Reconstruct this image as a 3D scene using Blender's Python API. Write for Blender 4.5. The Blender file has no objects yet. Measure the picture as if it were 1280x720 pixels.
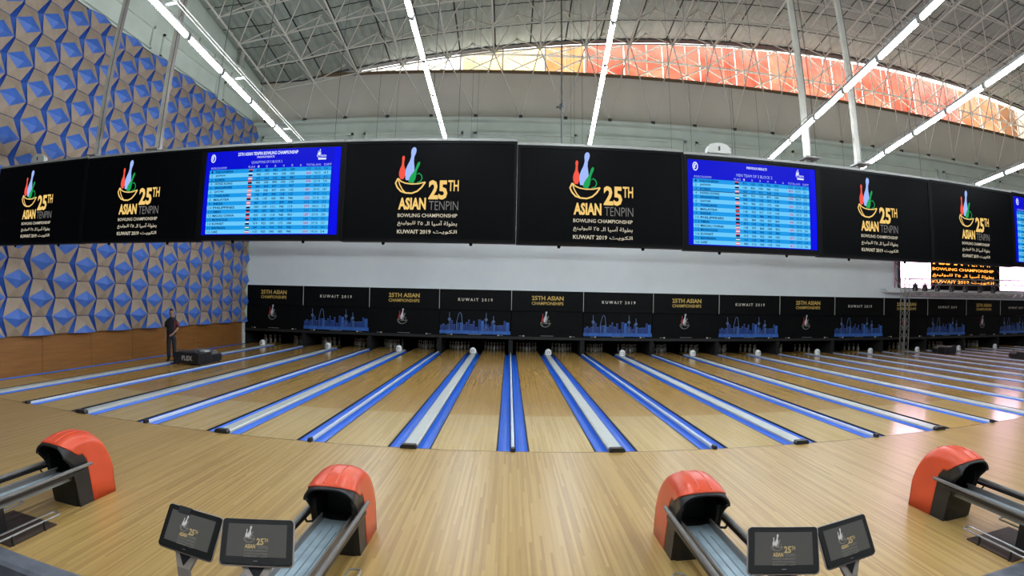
import bpy, bmesh, math, random
from mathutils import Matrix, Vector

random.seed(7)
SC = bpy.context.scene
COL = SC.collection
PI = math.pi

# ------------------------------------------------------------------ camera (wide lens with a fisheye response)
def make_camera():
    f, a = 736.6938, 0.01724596e-9
    cx, h, d = -0.10856, 2.39690, 9.22609
    yaw, pitch, roll = 0.0042554, 0.0235616, 0.0210088
    cd = bpy.data.cameras.new('camera')
    co = bpy.data.objects.new('camera', cd)
    COL.objects.link(co)
    SC.camera = co
    cd.type = 'PANO'
    cd.panorama_type = 'FISHEYE_LENS_POLYNOMIAL'
    cd.sensor_width, cd.sensor_height, cd.sensor_fit = 36.0, 20.25, 'HORIZONTAL'
    mm = 36.0 / 1280.0
    cd.fisheye_fov = PI
    cd.fisheye_polynomial_k0 = 0.0
    cd.fisheye_polynomial_k1 = -1.0 / (f * mm)
    cd.fisheye_polynomial_k2 = 0.0
    cd.fisheye_polynomial_k3 = -a / mm ** 3
    cd.fisheye_polynomial_k4 = 0.0
    cd.clip_start, cd.clip_end = 0.05, 500
    sy, cy = math.sin(yaw), math.cos(yaw)
    sp, cp = math.sin(pitch), math.cos(pitch)
    F = Vector((sy * cp, cy * cp, sp))
    R = Vector((cy, -sy, 0))
    U = R.cross(F)
    cr, sr = math.cos(roll), math.sin(roll)
    R2, U2 = cr * R + sr * U, -sr * R + cr * U
    co.matrix_world = Matrix(((R2.x, U2.x, -F.x, cx), (R2.y, U2.y, -F.y, -d), (R2.z, U2.z, -F.z, h), (0, 0, 0, 1)))
make_camera()

# ------------------------------------------------------------------ sky, exposure
WORLD_STRENGTH = 5.0
TUBE_STRENGTH = 68.0
PANEL_STRENGTH = 5.0
w = bpy.data.worlds.new('sky')
SC.world = w
w.use_nodes = True
bg = w.node_tree.nodes['Background']
bg.inputs[0].default_value = (1.0, 0.97, 0.93, 1)
bg.inputs[1].default_value = WORLD_STRENGTH
SC.view_settings.view_transform = 'Standard'
SC.view_settings.look = 'None'
SC.view_settings.gamma = 1.0
SC.view_settings.use_curve_mapping = False
SC.view_settings.exposure = 0.1

# ------------------------------------------------------------------ materials
def lin(c):
    return tuple((v / 255 / 12.92) if v / 255 <= 0.04045 else ((v / 255 + 0.055) / 1.055) ** 2.4 for v in c)

MATS = {}
def mat(name, color, rough=0.5, metal=0.0, vary=0.08, scale=6.0, emit=0.0, ecol=None, bump=0.0, spec=0.5, stretch=None):
    """principled material with a noise-driven tone variation; color is linear rgb"""
    if name in MATS:
        return MATS[name]
    m = bpy.data.materials.new(name)
    m.use_nodes = True
    nt = m.node_tree
    b = nt.nodes['Principled BSDF']
    b.inputs['Roughness'].default_value = rough
    b.inputs['Metallic'].default_value = metal
    b.inputs['Specular IOR Level'].default_value = spec
    if emit > 0:
        b.inputs['Emission Color'].default_value = (*(ecol or color), 1)
        b.inputs['Emission Strength'].default_value = emit
    tc = nt.nodes.new('ShaderNodeTexCoord')
    mp = nt.nodes.new('ShaderNodeMapping')
    mp.inputs['Scale'].default_value = stretch or (1, 1, 1)
    nz = nt.nodes.new('ShaderNodeTexNoise')
    nz.inputs['Scale'].default_value = scale
    nz.inputs['Detail'].default_value = 3
    rp = nt.nodes.new('ShaderNodeValToRGB')
    rp.color_ramp.elements[0].position, rp.color_ramp.elements[1].position = 0.3, 0.7
    rp.color_ramp.elements[0].color = (*[max(0, c * (1 - vary)) for c in color], 1)
    rp.color_ramp.elements[1].color = (*[min(1, c * (1 + vary)) for c in color], 1)
    L = nt.links.new
    L(tc.outputs['Object'], mp.inputs[0]); L(mp.outputs[0], nz.inputs['Vector'])
    L(nz.outputs[0], rp.inputs[0]); L(rp.outputs[0], b.inputs['Base Color'])
    if bump > 0:
        bp = nt.nodes.new('ShaderNodeBump')
        bp.inputs['Strength'].default_value = bump
        bp.inputs['Distance'].default_value = 0.01
        L(nz.outputs[0], bp.inputs['Height']); L(bp.outputs[0], b.inputs['Normal'])
    MATS[name] = m
    return m

def glow(name, color, strength):
    """a lit picture on a display or a lamp"""
    if name in MATS:
        return MATS[name]
    m = bpy.data.materials.new(name)
    m.use_nodes = True
    b = m.node_tree.nodes['Principled BSDF']
    b.inputs['Base Color'].default_value = (0.003, 0.003, 0.004, 1)
    b.inputs['Roughness'].default_value = 0.45
    b.inputs['Specular IOR Level'].default_value = 0.05
    b.inputs['Emission Color'].default_value = (*color, 1)
    b.inputs['Emission Strength'].default_value = strength
    MATS[name] = m
    return m

def board_material(name, board, lo, mid, hi, rough, splice=None, tint=None):
    """narrow strip boards running along Y: each board its own tone, grain stretched along it"""
    m = bpy.data.materials.new(name)
    m.use_nodes = True
    nt = m.node_tree
    N, L = nt.nodes.new, nt.links.new
    b = nt.nodes['Principled BSDF']
    b.inputs['Roughness'].default_value = rough
    tc = N('ShaderNodeTexCoord'); sx = N('ShaderNodeSeparateXYZ')
    L(tc.outputs['Object'], sx.inputs[0])
    dv = N('ShaderNodeMath'); dv.operation = 'DIVIDE'; dv.inputs[1].default_value = board
    L(sx.outputs['X'], dv.inputs[0])
    fl = N('ShaderNodeMath'); fl.operation = 'FLOOR'; L(dv.outputs[0], fl.inputs[0])
    # staggered board ends
    yo = N('ShaderNodeMath'); yo.operation = 'MULTIPLY'; yo.inputs[1].default_value = 0.731; L(fl.outputs[0], yo.inputs[0])
    ya = N('ShaderNodeMath'); ya.operation = 'MULTIPLY_ADD'; ya.inputs[1].default_value = 0.45
    L(sx.outputs['Y'], ya.inputs[0]); L(yo.outputs[0], ya.inputs[2])
    yf = N('ShaderNodeMath'); yf.operation = 'FLOOR'; L(ya.outputs[0], yf.inputs[0])
    oi = N('ShaderNodeObjectInfo')
    cv = N('ShaderNodeCombineXYZ'); L(fl.outputs[0], cv.inputs[0]); L(yf.outputs[0], cv.inputs[1]); L(oi.outputs['Random'], cv.inputs[2])
    wn = N('ShaderNodeTexWhiteNoise'); L(cv.outputs[0], wn.inputs['Vector'])
    mp = N('ShaderNodeMapping'); mp.inputs['Scale'].default_value = (60, 1.2, 1); L(tc.outputs['Object'], mp.inputs[0])
    nz = N('ShaderNodeTexNoise'); nz.inputs['Scale'].default_value = 1.0; nz.inputs['Detail'].default_value = 4; L(mp.outputs[0], nz.inputs['Vector'])
    mx = N('ShaderNodeMix'); mx.data_type = 'FLOAT'; mx.inputs[0].default_value = 0.45
    L(wn.outputs['Value'], mx.inputs[2]); L(nz.outputs[0], mx.inputs[3])
    rp = N('ShaderNodeValToRGB')
    e = rp.color_ramp.elements
    e[0].position, e[1].position = 0.15, 0.85
    e[0].color, e[1].color = (*lo, 1), (*hi, 1)
    k = e.new(0.5); k.color = (*mid, 1)
    L(mx.outputs[0], rp.inputs[0])
    out = rp.outputs[0]
    if splice is not None:
        gt = N('ShaderNodeMath'); gt.operation = 'GREATER_THAN'; gt.inputs[1].default_value = splice
        jo = N('ShaderNodeMath'); jo.operation = 'MULTIPLY_ADD'; jo.inputs[1].default_value = 0.15
        L(wn.outputs['Value'], jo.inputs[0]); L(sx.outputs['Y'], jo.inputs[2]); L(jo.outputs[0], gt.inputs[0])
        cm = N('ShaderNodeMix'); cm.data_type = 'RGBA'; cm.blend_type = 'MULTIPLY'
        L(gt.outputs[0], cm.inputs[0]); L(out, cm.inputs[6]); cm.inputs[7].default_value = (*tint, 1)
        out = cm.outputs[2]
    L(out, b.inputs['Base Color'])
    MATS[name] = m
    return m

def pane_material(name, color):
    """tinted translucent roof glazing"""
    m = bpy.data.materials.new(name)
    m.use_nodes = True
    nt = m.node_tree
    nt.nodes.clear()
    N, L = nt.nodes.new, nt.links.new
    o = N('ShaderNodeOutputMaterial'); t = N('ShaderNodeBsdfTransparent'); g = N('ShaderNodeBsdfGlossy'); mx = N('ShaderNodeMixShader')
    tc = N('ShaderNodeTexCoord'); nz = N('ShaderNodeTexNoise'); rp = N('ShaderNodeValToRGB')
    nz.inputs['Scale'].default_value = 0.8; nz.inputs['Detail'].default_value = 4
    rp.color_ramp.elements[0].position, rp.color_ramp.elements[1].position = 0.35, 0.65
    rp.color_ramp.elements[0].color = (*[c * 0.75 for c in color], 1)
    rp.color_ramp.elements[1].color = (*[min(1, c * 1.3 + 0.02) for c in color], 1)
    L(tc.outputs['Object'], nz.inputs['Vector']); L(nz.outputs[0], rp.inputs[0]); L(rp.outputs[0], t.inputs[0])
    g.inputs['Roughness'].default_value = 0.3
    mx.inputs[0].default_value = 0.03
    L(t.outputs[0], mx.inputs[1]); L(g.outputs[0], mx.inputs[2]); L(mx.outputs[0], o.inputs[0])
    MATS[name] = m
    return m

# ------------------------------------------------------------------ mesh builder
class MB:
    def __init__(s):
        s.v, s.f, s.m = [], [], []
    def add(s, verts, faces, mi=0):
        o = len(s.v)
        s.v += [tuple(q) for q in verts]
        s.f += [tuple(i + o for i in f) for f in faces]
        s.m += [mi] * len(faces)
    def box(s, lo, hi, mi=0, M=None):
        x0, y0, z0 = lo; x1, y1, z1 = hi
        v = [(x0, y0, z0), (x1, y0, z0), (x1, y1, z0), (x0, y1, z0), (x0, y0, z1), (x1, y0, z1), (x1, y1, z1), (x0, y1, z1)]
        if M is not None:
            v = [M @ Vector(q) for q in v]
        s.add(v, [(0, 3, 2, 1), (4, 5, 6, 7), (0, 1, 5, 4), (1, 2, 6, 5), (2, 3, 7, 6), (3, 0, 4, 7)], mi)
    def bevbox(s, lo, hi, b=0.01, mi=0):
        """box with its vertical and top edges chamfered"""
        x0, y0, z0 = lo; x1, y1, z1 = hi
        def ring(i, z):
            return [(x0 + b + i, y0 + i, z), (x1 - b - i, y0 + i, z), (x1 - i, y0 + b + i, z), (x1 - i, y1 - b - i, z), (x1 - b - i, y1 - i, z), (x0 + b + i, y1 - i, z), (x0 + i, y1 - b - i, z), (x0 + i, y0 + b + i, z)]
        r = ring(0, z0) + ring(0, z1 - b) + ring(b * 0.7, z1)
        f = [tuple(range(7, -1, -1)), tuple(range(16, 24))]
        for k in (0, 8):
            f += [(k + i, k + (i + 1) % 8, k + 8 + (i + 1) % 8, k + 8 + i) for i in range(8)]
        s.add(r, f, mi)
    def tube(s, a, b, r, n=6, mi=0, r2=None, cap=True):
        a, b = Vector(a), Vector(b)
        d = (b - a)
        if d.length < 1e-6:
            return
        d.normalize()
        u = d.orthogonal().normalized(); w_ = d.cross(u)
        r2 = r if r2 is None else r2
        v = [a + (u * math.cos(2 * PI * i / n) + w_ * math.sin(2 * PI * i / n)) * r for i in range(n)]
        v += [b + (u * math.cos(2 * PI * i / n) + w_ * math.sin(2 * PI * i / n)) * r2 for i in range(n)]
        f = [(i, (i + 1) % n, n + (i + 1) % n, n + i) for i in range(n)]
        if cap:
            f += [tuple(range(n - 1, -1, -1)), tuple(range(n, 2 * n))]
        s.add(v, f, mi)
    def path(s, pts, r, n=6, mi=0):
        """one continuous round bar along a polyline"""
        P = [Vector(q) for q in pts]
        rings = []
        u = None
        for i, q in enumerate(P):
            t = (P[min(i + 1, len(P) - 1)] - P[max(i - 1, 0)]).normalized()
            if u is None:
                u = t.orthogonal().normalized()
            u = (u - t * u.dot(t)).normalized()
            w_ = t.cross(u)
            rings.append([q + (u * math.cos(2 * PI * k / n) + w_ * math.sin(2 * PI * k / n)) * r for k in range(n)])
        v = [x for g in rings for x in g]
        f = []
        for j in range(len(P) - 1):
            f += [(j * n + k, j * n + (k + 1) % n, (j + 1) * n + (k + 1) % n, (j + 1) * n + k) for k in range(n)]
        f += [tuple(range(n - 1, -1, -1)), tuple(range((len(P) - 1) * n, len(P) * n))]
        s.add(v, f, mi)
    def lathe(s, prof, n=12, mi=0, c=(0, 0, 0)):
        v, f = [], []
        for r, z in prof:
            v += [(c[0] + r * math.cos(2 * PI * i / n), c[1] + r * math.sin(2 * PI * i / n), c[2] + z) for i in range(n)]
        for j in range(len(prof) - 1):
            f += [(j * n + i, j * n + (i + 1) % n, (j + 1) * n + (i + 1) % n, (j + 1) * n + i) for i in range(n)]
        f += [tuple(range(n - 1, -1, -1)), tuple(range((len(prof) - 1) * n, len(prof) * n))]
        s.add(v, f, mi)
    def prism(s, poly, x0, x1, mi=0, axis='X'):
        """polygon in the (y, z) plane extruded along X (or (x, z) along Y, (x, y) along Z)"""
        n = len(poly)
        if axis == 'X':
            v = [(x0, a, b) for a, b in poly] + [(x1, a, b) for a, b in poly]
        elif axis == 'Y':
            v = [(a, x0, b) for a, b in poly] + [(a, x1, b) for a, b in poly]
        else:
            v = [(a, b, x0) for a, b in poly] + [(a, b, x1) for a, b in poly]
        f = [tuple(range(n)), tuple(range(2 * n - 1, n - 1, -1))] + [(i, n + i, n + (i + 1) % n, (i + 1) % n) for i in range(n)]
        s.add(v, f, mi)
    def quad(s, x0, x1, z0, z1, y=0.0, mi=0):
        s.add([(x0, y, z0), (x1, y, z0), (x1, y, z1), (x0, y, z1)], [(0, 1, 2, 3)], mi)
    def poly2(s, pts, y=0.0, mi=0):
        s.add([(a, y, b) for a, b in pts], [tuple(range(len(pts)))], mi)
    def stroke(s, pts, wd, y=0.0, mi=0):
        """flat ribbon along a 2-D polyline in the (x, z) plane"""
        P = [Vector(q) for q in pts]
        v = []
        for i, q in enumerate(P):
            t = (P[min(i + 1, len(P) - 1)] - P[max(i - 1, 0)]).normalized()
            nrm = Vector((-t.y, t.x)) * wd * 0.5
            v += [(q.x + nrm.x, y, q.y + nrm.y), (q.x - nrm.x, y, q.y - nrm.y)]
        s.add(v, [(2 * i + 1, 2 * i + 3, 2 * i + 2, 2 * i) for i in range(len(P) - 1)], mi)
    def text(s, body, x0, x1, z0, z1, y=0.0, mi=0, off=0.0):
        tv, tf = text_mesh(body, off)
        s.add([(x0 + (x1 - x0) * a, y, z0 + (z1 - z0) * b) for a, b in tv], tf, mi)
    def mesh(s, name, mats, smooth=False):
        me = bpy.data.meshes.new(name)
        me.from_pydata(s.v, [], s.f)
        for m in mats:
            me.materials.append(m)
        if len(mats) > 1:
            me.polygons.foreach_set('material_index', s.m)
        if smooth:
            bm = bmesh.new(); bm.from_mesh(me)
            bmesh.ops.recalc_face_normals(bm, faces=bm.faces)
            for f in bm.faces: f.smooth = True
            for e in bm.edges:
                if len(e.link_faces) == 2 and e.calc_face_angle(0) > math.radians(42):
                    e.smooth = False
            bm.to_mesh(me); bm.free()
        me.update()
        return me
    def build(s, name, mats, parent=None, smooth=False, loc=None):
        if not isinstance(mats, (list, tuple)):
            mats = [mats]
        return link(name, s.mesh(name, mats, smooth), parent, loc)

TEXTS = {}
def text_mesh(body, off):
    """outline of a line of lettering, normalised to the unit square"""
    key = (body, off)
    if key in TEXTS:
        return TEXTS[key]
    cu = bpy.data.curves.new('lettering', 'FONT')
    cu.body = body
    cu.resolution_u = 2
    cu.offset = off
    o = bpy.data.objects.new('lettering', cu)
    COL.objects.link(o)
    dg = bpy.context.evaluated_depsgraph_get()
    me = o.evaluated_get(dg).to_mesh()
    V = [(q.co.x, q.co.y) for q in me.vertices]
    Fc = [tuple(p.vertices) for p in me.polygons]
    o.evaluated_get(dg).to_mesh_clear()
    bpy.data.objects.remove(o); bpy.data.curves.remove(cu)
    xs = [a for a, b in V]; ys = [b for a, b in V]
    xa, xb, ya, yb = min(xs), max(xs), min(ys), max(ys)
    V = [((a - xa) / (xb - xa), (b - ya) / max(1e-6, yb - ya)) for a, b in V]
    TEXTS[key] = (V, Fc)
    return TEXTS[key]

def link(name, data, parent=None, loc=None):
    o = bpy.data.objects.new(name, data)
    COL.objects.link(o)
    if parent is not None: o.parent = parent
    if loc is not None: o.location = loc
    return o
def tag(o, label, cat, group=None, kind=None):
    o['label'] = label; o['category'] = cat
    if group: o['group'] = group
    if kind: o['kind'] = kind
    return o
def thing(name, label, cat, loc=(0, 0, 0), rz=0.0, group=None):
    o = bpy.data.objects.new(name, None)
    o.empty_display_size = 0.1
    COL.objects.link(o)
    o.location = loc
    o.rotation_euler = (0, 0, rz)
    return tag(o, label, cat, group)
def struct(o, label, cat):
    return tag(o, label, cat, None, 'structure')
ORD = 'first second third fourth fifth sixth seventh eighth ninth tenth eleventh twelfth thirteenth fourteenth fifteenth sixteenth seventeenth eighteenth nineteenth twentieth'.split() + \
      ['twenty-' + q for q in 'first second third fourth fifth sixth seventh eighth ninth'.split()] + ['thirtieth', 'thirty-first', 'thirty-second']

# ------------------------------------------------------------------ palette
M_white = mat('white_plaster', (0.72, 0.765, 0.785), 0.7, vary=0.02, scale=1.5)
M_plaster = mat('grey_green_plaster', (0.57, 0.64, 0.57), 0.75, vary=0.06, scale=1.2)
M_endwall = mat('beige_grey_plaster', (0.66, 0.62, 0.55), 0.8, vary=0.05, scale=0.6)
M_roof = mat('roof_sheet', (0.335, 0.375, 0.325), 0.6, vary=0.12, scale=2.0, stretch=(3, 1, 1))
M_seam = mat('roof_seam', (0.05, 0.05, 0.05), 0.8)
M_truss = mat('truss_paint', (0.60, 0.58, 0.51), 0.45, vary=0.06)
M_tan = mat('tile_tan', (0.31, 0.24, 0.18), 0.6, vary=0.10, scale=4)
M_blue = mat('tile_blue', (0.045, 0.135, 0.50), 0.5, vary=0.10, scale=4)
M_tilegap = mat('tile_gap', (0.03, 0.03, 0.06), 0.8)
M_wood = mat('brown_wood_panel', (0.25, 0.105, 0.026), 0.4, vary=0.14, scale=2.5, stretch=(1, 0.4, 6))
M_gutter = mat('blue_gutter', (0.010, 0.125, 0.66), 0.28, vary=0.06, scale=3)
M_cap = mat('grey_divider_cap', (0.50, 0.52, 0.50), 0.35, vary=0.05, scale=5)
M_capw = mat('pale_divider_cap', (0.58, 0.64, 0.74), 0.3, vary=0.05, scale=5)
M_black = mat('black_plastic', (0.012, 0.012, 0.013), 0.42, vary=0.2)
M_dark = mat('dark_gap', (0.006, 0.006, 0.007), 0.8)
M_soft = mat('black_masking_print', (0.003, 0.0034, 0.004), 0.5, vary=0.2, spec=0.12)
M_red = mat('red_hood_paint', (0.72, 0.082, 0.028), 0.3, vary=0.05)
M_steel = mat('brushed_steel', (0.36, 0.36, 0.35), 0.35, metal=0.7, vary=0.1)
M_rail = mat('grey_rail_rubber', (0.16, 0.15, 0.145), 0.35, vary=0.1)
M_tray = mat('pale_blue_tray', (0.27, 0.34, 0.38), 0.3, vary=0.18, scale=5)
M_brown = mat('brown_base', (0.05, 0.03, 0.02), 0.6, vary=0.2)
M_grey = mat('light_grey_paint', (0.50, 0.50, 0.47), 0.5, vary=0.06)
M_bracket = mat('taupe_bracket', (0.34, 0.28, 0.25), 0.45, vary=0.1)
M_carpet = mat('dark_carpet', (0.07, 0.06, 0.065), 0.95, vary=0.3, scale=60)
M_nosing = mat('blue_grey_nosing', (0.13, 0.14, 0.17), 0.4, vary=0.25, scale=5)
M_gold = mat('gold_print', (0.62, 0.42, 0.10), 0.4, vary=0.1)
M_ivory = mat('ivory_print', (0.75, 0.72, 0.62), 0.5, vary=0.05)
M_pinwhite = mat('pin_white', (0.75, 0.74, 0.70), 0.3, vary=0.03)
M_pinred = mat('pin_red_band', (0.55, 0.03, 0.03), 0.35)
M_approach = board_material('approach_boards', 0.0275, (0.34, 0.20, 0.060), (0.435, 0.275, 0.090), (0.525, 0.345, 0.130), 0.33)
M_lane = board_material('lane_boards', 0.027, (0.46, 0.305, 0.105), (0.54, 0.37, 0.145), (0.61, 0.44, 0.185), 0.17, splice=3.1, tint=(0.84, 0.72, 0.54))
G_tube = glow('tube_light', (0.86, 0.94, 1.0), TUBE_STRENGTH)

P = 3.36          # one pair of lanes
WL = -4 * P       # left wall
XR = 36.0         # right wall
YB = 18.25        # back wall
YE = 18.4         # upper end wall
FRONT = -16.0

def zroof(x, y):
    arc = 16.7 - 0.00288 * (x - 22) ** 2
    return max(arc, 13.55) + 0.16 * (YE - y) - 0.002 * (YE - y) ** 2

# ------------------------------------------------------------------ room shell
mb = MB(); mb.box((WL, -5.6, -0.2), (XR, 0.0, 0.0))
struct(mb.build('floor', M_approach), 'glossy approach floor of narrow tan maple boards', 'floor')
mb = MB(); mb.box((WL, FRONT, -0.5), (XR, -5.6, -0.22))
struct(mb.build('floor', M_carpet), 'dark settee floor one step below the approach', 'floor')
mb = MB(); mb.box((WL, 0, -0.3), (XR, 22, -0.14))
struct(mb.build('floor', M_dark), 'dark sunken base under the lanes and gutters', 'floor')
mb = MB(); mb.prism([(-5.86, -0.22), (-5.6, -0.22), (-5.6, 0.004), (-5.64, 0.012), (-5.82, 0.012), (-5.86, -0.02)], WL, XR)
struct(mb.build('trim_1', M_nosing), 'blue grey step nosing along the near edge of the approach', 'trim')
mb = MB(); mb.box((WL, -0.012, 0.0), (XR, 0.006, 0.0025))
struct(mb.build('trim_2', mat('foul_line', (0.16, 0.09, 0.04), 0.4)), 'thin dark foul line between the approach and the lanes', 'foul line')

# left wall: plaster above, tile field, wood panel below
wl = MB(); wl.box((WL - 0.3, FRONT, -0.3), (WL, 22, 18.5))
wall_left = struct(wl.build('wall_left', M_plaster), 'left side wall with blue and tan faceted tiles over a brown wood panel', 'wall')
mb = MB(); mb.box((WL, FRONT, 1.08), (WL + 0.02, 18.1, 11.05)); mb.build('tile_backing', M_tilegap, wall_left)
mb = MB()
yy = -1.0
while yy < 18.1:
    y1 = min(yy + 2.4, 18.1)
    pb = MB(); pb.bevbox((WL, yy + 0.006, 0.0), (WL + 0.04, y1 - 0.006, 1.14), 0.004); pb.build('wood_panel', M_wood, wall_left)
    yy = y1
mb = MB(); mb.box((WL, FRONT, 1.14), (WL + 0.06, 18.1, 1.2)); mb.build('dado_rail', M_tilegap, wall_left)
mb = MB(); mb.box((WL, FRONT, 11.05), (WL + 0.07, 18.1, 11.12)); mb.build('tile_edge_strip', M_tilegap, wall_left)
mb = MB(); mb.box((WL, 18.075, 1.08), (WL + 0.30, 18.1, 11.12)); mb.build('corner_strip', M_plaster, wall_left)

def tile_mesh(name, clip=None):
    """hexagonal faceted wall tile: tan upper and lower facets, blue flanks, blue four-sided boss"""
    pt, mid, hh = 0.305, 0.725, 0.5205
    H = 0.15
    V = dict(TLb=(-pt, hh, 0), TRb=(pt, hh, 0), Rb=(mid, 0, 0), BRb=(pt, -hh, 0), BLb=(-pt, -hh, 0), Lb=(-mid, 0, 0),
             TL=(-pt + .012, hh - .008, H), TR=(pt - .012, hh - .008, H), BR=(pt - .012, -hh + .008, H), BL=(-pt + .012, -hh + .008, H),
             l=(-.54, 0.0, .235), r=(.60, 0.0, .235), u=(0.02, .24, .275), d=(-.05, -.285, .265), a=(.05, -.06, .37))
    k = list(V)
    def P3(q): return (q[2], q[0], q[1])      # local: X out of the wall, Y along it, Z up
    bm = bmesh.new()
    vs = {n: bm.verts.new(P3(V[n])) for n in k}
    T, B = 0, 1
    faces = [('TL TR u', T), ('TL u l', T), ('TR r u', T), ('BL d BR', T), ('BL l d', T), ('BR d r', T),
             ('TLb TL l', B), ('TLb l Lb', B), ('Lb l BLb', B), ('l BL BLb', B), ('TRb r TR', B), ('TRb Rb r', B), ('Rb BRb r', B), ('r BRb BR', B),
             ('TLb TRb TR TL', B), ('BLb BL BR BRb', B), ('l u a', B), ('u r a', B), ('r d a', B), ('d l a', B)]
    for s_, mi in faces:
        f = bm.faces.new([vs[n] for n in s_.split()]); f.material_index = mi
    bmesh.ops.recalc_face_normals(bm, faces=bm.faces)
    if sum(f.normal.x for f in bm.faces) < 0:
        bmesh.ops.reverse_faces(bm, faces=bm.faces)
    if clip:
        for co, no in clip:
            bmesh.ops.bisect_plane(bm, geom=bm.verts[:] + bm.edges[:] + bm.faces[:], plane_co=co, plane_no=no, clear_outer=True)
    me = bpy.data.meshes.new(name); bm.to_mesh(me); bm.free()
    me.materials.append(M_tan); me.materials.append(M_blue)
    return me
T_full = tile_mesh('wall_tile')
T_top = tile_mesh('wall_tile', [((0, 0, 0.0), (0, 0, 1))])
T_bot = tile_mesh('wall_tile', [((0, 0, 0.0), (0, 0, -1))])
RC = ((0, 0.05, 0), (0, 1, 0))
TE_full = tile_mesh('wall_tile', [RC]); TE_bot = tile_mesh('wall_tile', [RC, ((0, 0, 0), (0, 0, -1))])
for n in range(-4, 16):
    y = 2.5 + 1.035 * n
    if n % 2 == 0:
        for k in range(9):
            link('wall_tile', T_full, wall_left, (WL + 0.02, y, 1.10 + 1.045 * (k + 0.5)))
        link('wall_tile', T_top, wall_left, (WL + 0.02, y, 1.10 + 1.045 * 9.5))
    else:
        last = n == 15
        link('wall_tile', TE_bot if last else T_bot, wall_left, (WL + 0.02, y, 1.10 + 0.0))
        for k in range(9):
            link('wall_tile', TE_full if last else T_full, wall_left, (WL + 0.02, y, 1.10 + 1.045 * (k + 1)))
# recessed bays and ledge over the tiles
for (ya, yb) in ((-4, 1.6), (2.2, 8.0), (8.7, 13.6), (14.3, 17.8)):
    mb = MB()
    for (a, b, c, d) in ((ya, yb, 12.05, 12.16), (ya, yb, 11.25, 11.3), (ya, ya + 0.09, 11.25, 12.16), (yb - 0.09, yb, 11.25, 12.16)):
        mb.box((WL, a, c), (WL + 0.09, b, d))
    mb.build('bay_frame', M_plaster, wall_left)
mb = MB(); mb.box((WL, FRONT, 13.0), (WL + 0.35, 18.25, 13.2))
struct(mb.build('trim_3', M_plaster), 'plaster ledge along the top of the left wall', 'trim')

# back wall in two levels, the beam, end wall below the skylight
wb = MB(); wb.box((WL, YB, 2.9), (20.9, YB + 0.3, 9.0)); wb.box((20.9, YB, 2.9), (XR, YB + 0.3, 3.45)); wb.box((20.9, YB + 0.6, 3.2), (XR, YB + 0.9, 9.0))
wall_back = struct(wb.build('wall_back', M_white), 'plain white back wall above the black masking row', 'wall')
mb = MB(); mb.box((WL, YB - 0.02, 9.0), (XR, YB + 0.3, 11.12))
ue = struct(mb.build('wall_end', M_plaster), 'grey green upper back wall with recessed bays under the sloping end wall', 'wall')
x = WL + 0.6
while x < XR - 5:
    f_ = MB()
    for (a, b, c, d) in ((x, x + 4.9, 10.36, 10.48), (x, x + 4.9, 9.2, 9.28), (x, x + 0.1, 9.2, 10.48), (x + 4.8, x + 4.9, 9.2, 10.48)):
        f_.box((a, YB - 0.16, c), (b, YB - 0.02, d))
    f_.build('bay_frame', M_plaster, ue)
    x += 5.45
mb = MB(); mb.prism([(YB + 0.3, 11.0), (YB - 0.45, 11.0), (YB - 0.45, 11.16), (YB + 0.3, 11.16)], WL, XR)
struct(mb.build('trim_4', M_plaster), 'grey ledge beam carrying the feet of the roof struts', 'beam')
mb = MB(); mb.box((WL, YE, 11.1), (XR, YE + 0.25, 13.8))
struct(mb.build('wall_gable', M_endwall), 'beige end wall between the ledge beam and the skylight', 'wall')
mb = MB(); mb.box((WL, YE - 0.12, 13.68), (XR, YE + 0.28, 13.82))
struct(mb.build('trim_5', mat('dark_sill', (0.16, 0.10, 0.05), 0.6)), 'dark sill along the bottom of the skylight', 'trim')
mb = MB(); mb.box((WL, 18.05, 0.0), (WL + 0.13, YB, 5.2))
struct(mb.build('trim_6', M_white), 'white corner post between the tiled wall and the masking row', 'post')
mb = MB(); mb.box((XR, FRONT, -0.5), (XR + 0.3, 22, 18.5))
struct(mb.build('wall_right', M_plaster), 'far right side wall', 'wall')
mb = MB(); mb.box((WL, FRONT - 0.3, -0.5), (XR, FRONT, 19))
struct(mb.build('wall_front', M_plaster), 'plain wall behind the settee area', 'wall')
# dark pit behind the masks
mb = MB(); mb.box((WL, 21.6, -0.3), (XR, 21.8, 3.0)); mb.box((WL, YB, 2.85), (XR, 21.8, 2.95)); mb.box((WL - 0.3, 18.3, -0.3), (WL, 21.8, 3))
struct(mb.build('wall_pit', M_dark), 'black curtain wall of the pin pit under the masking row', 'wall')

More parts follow.
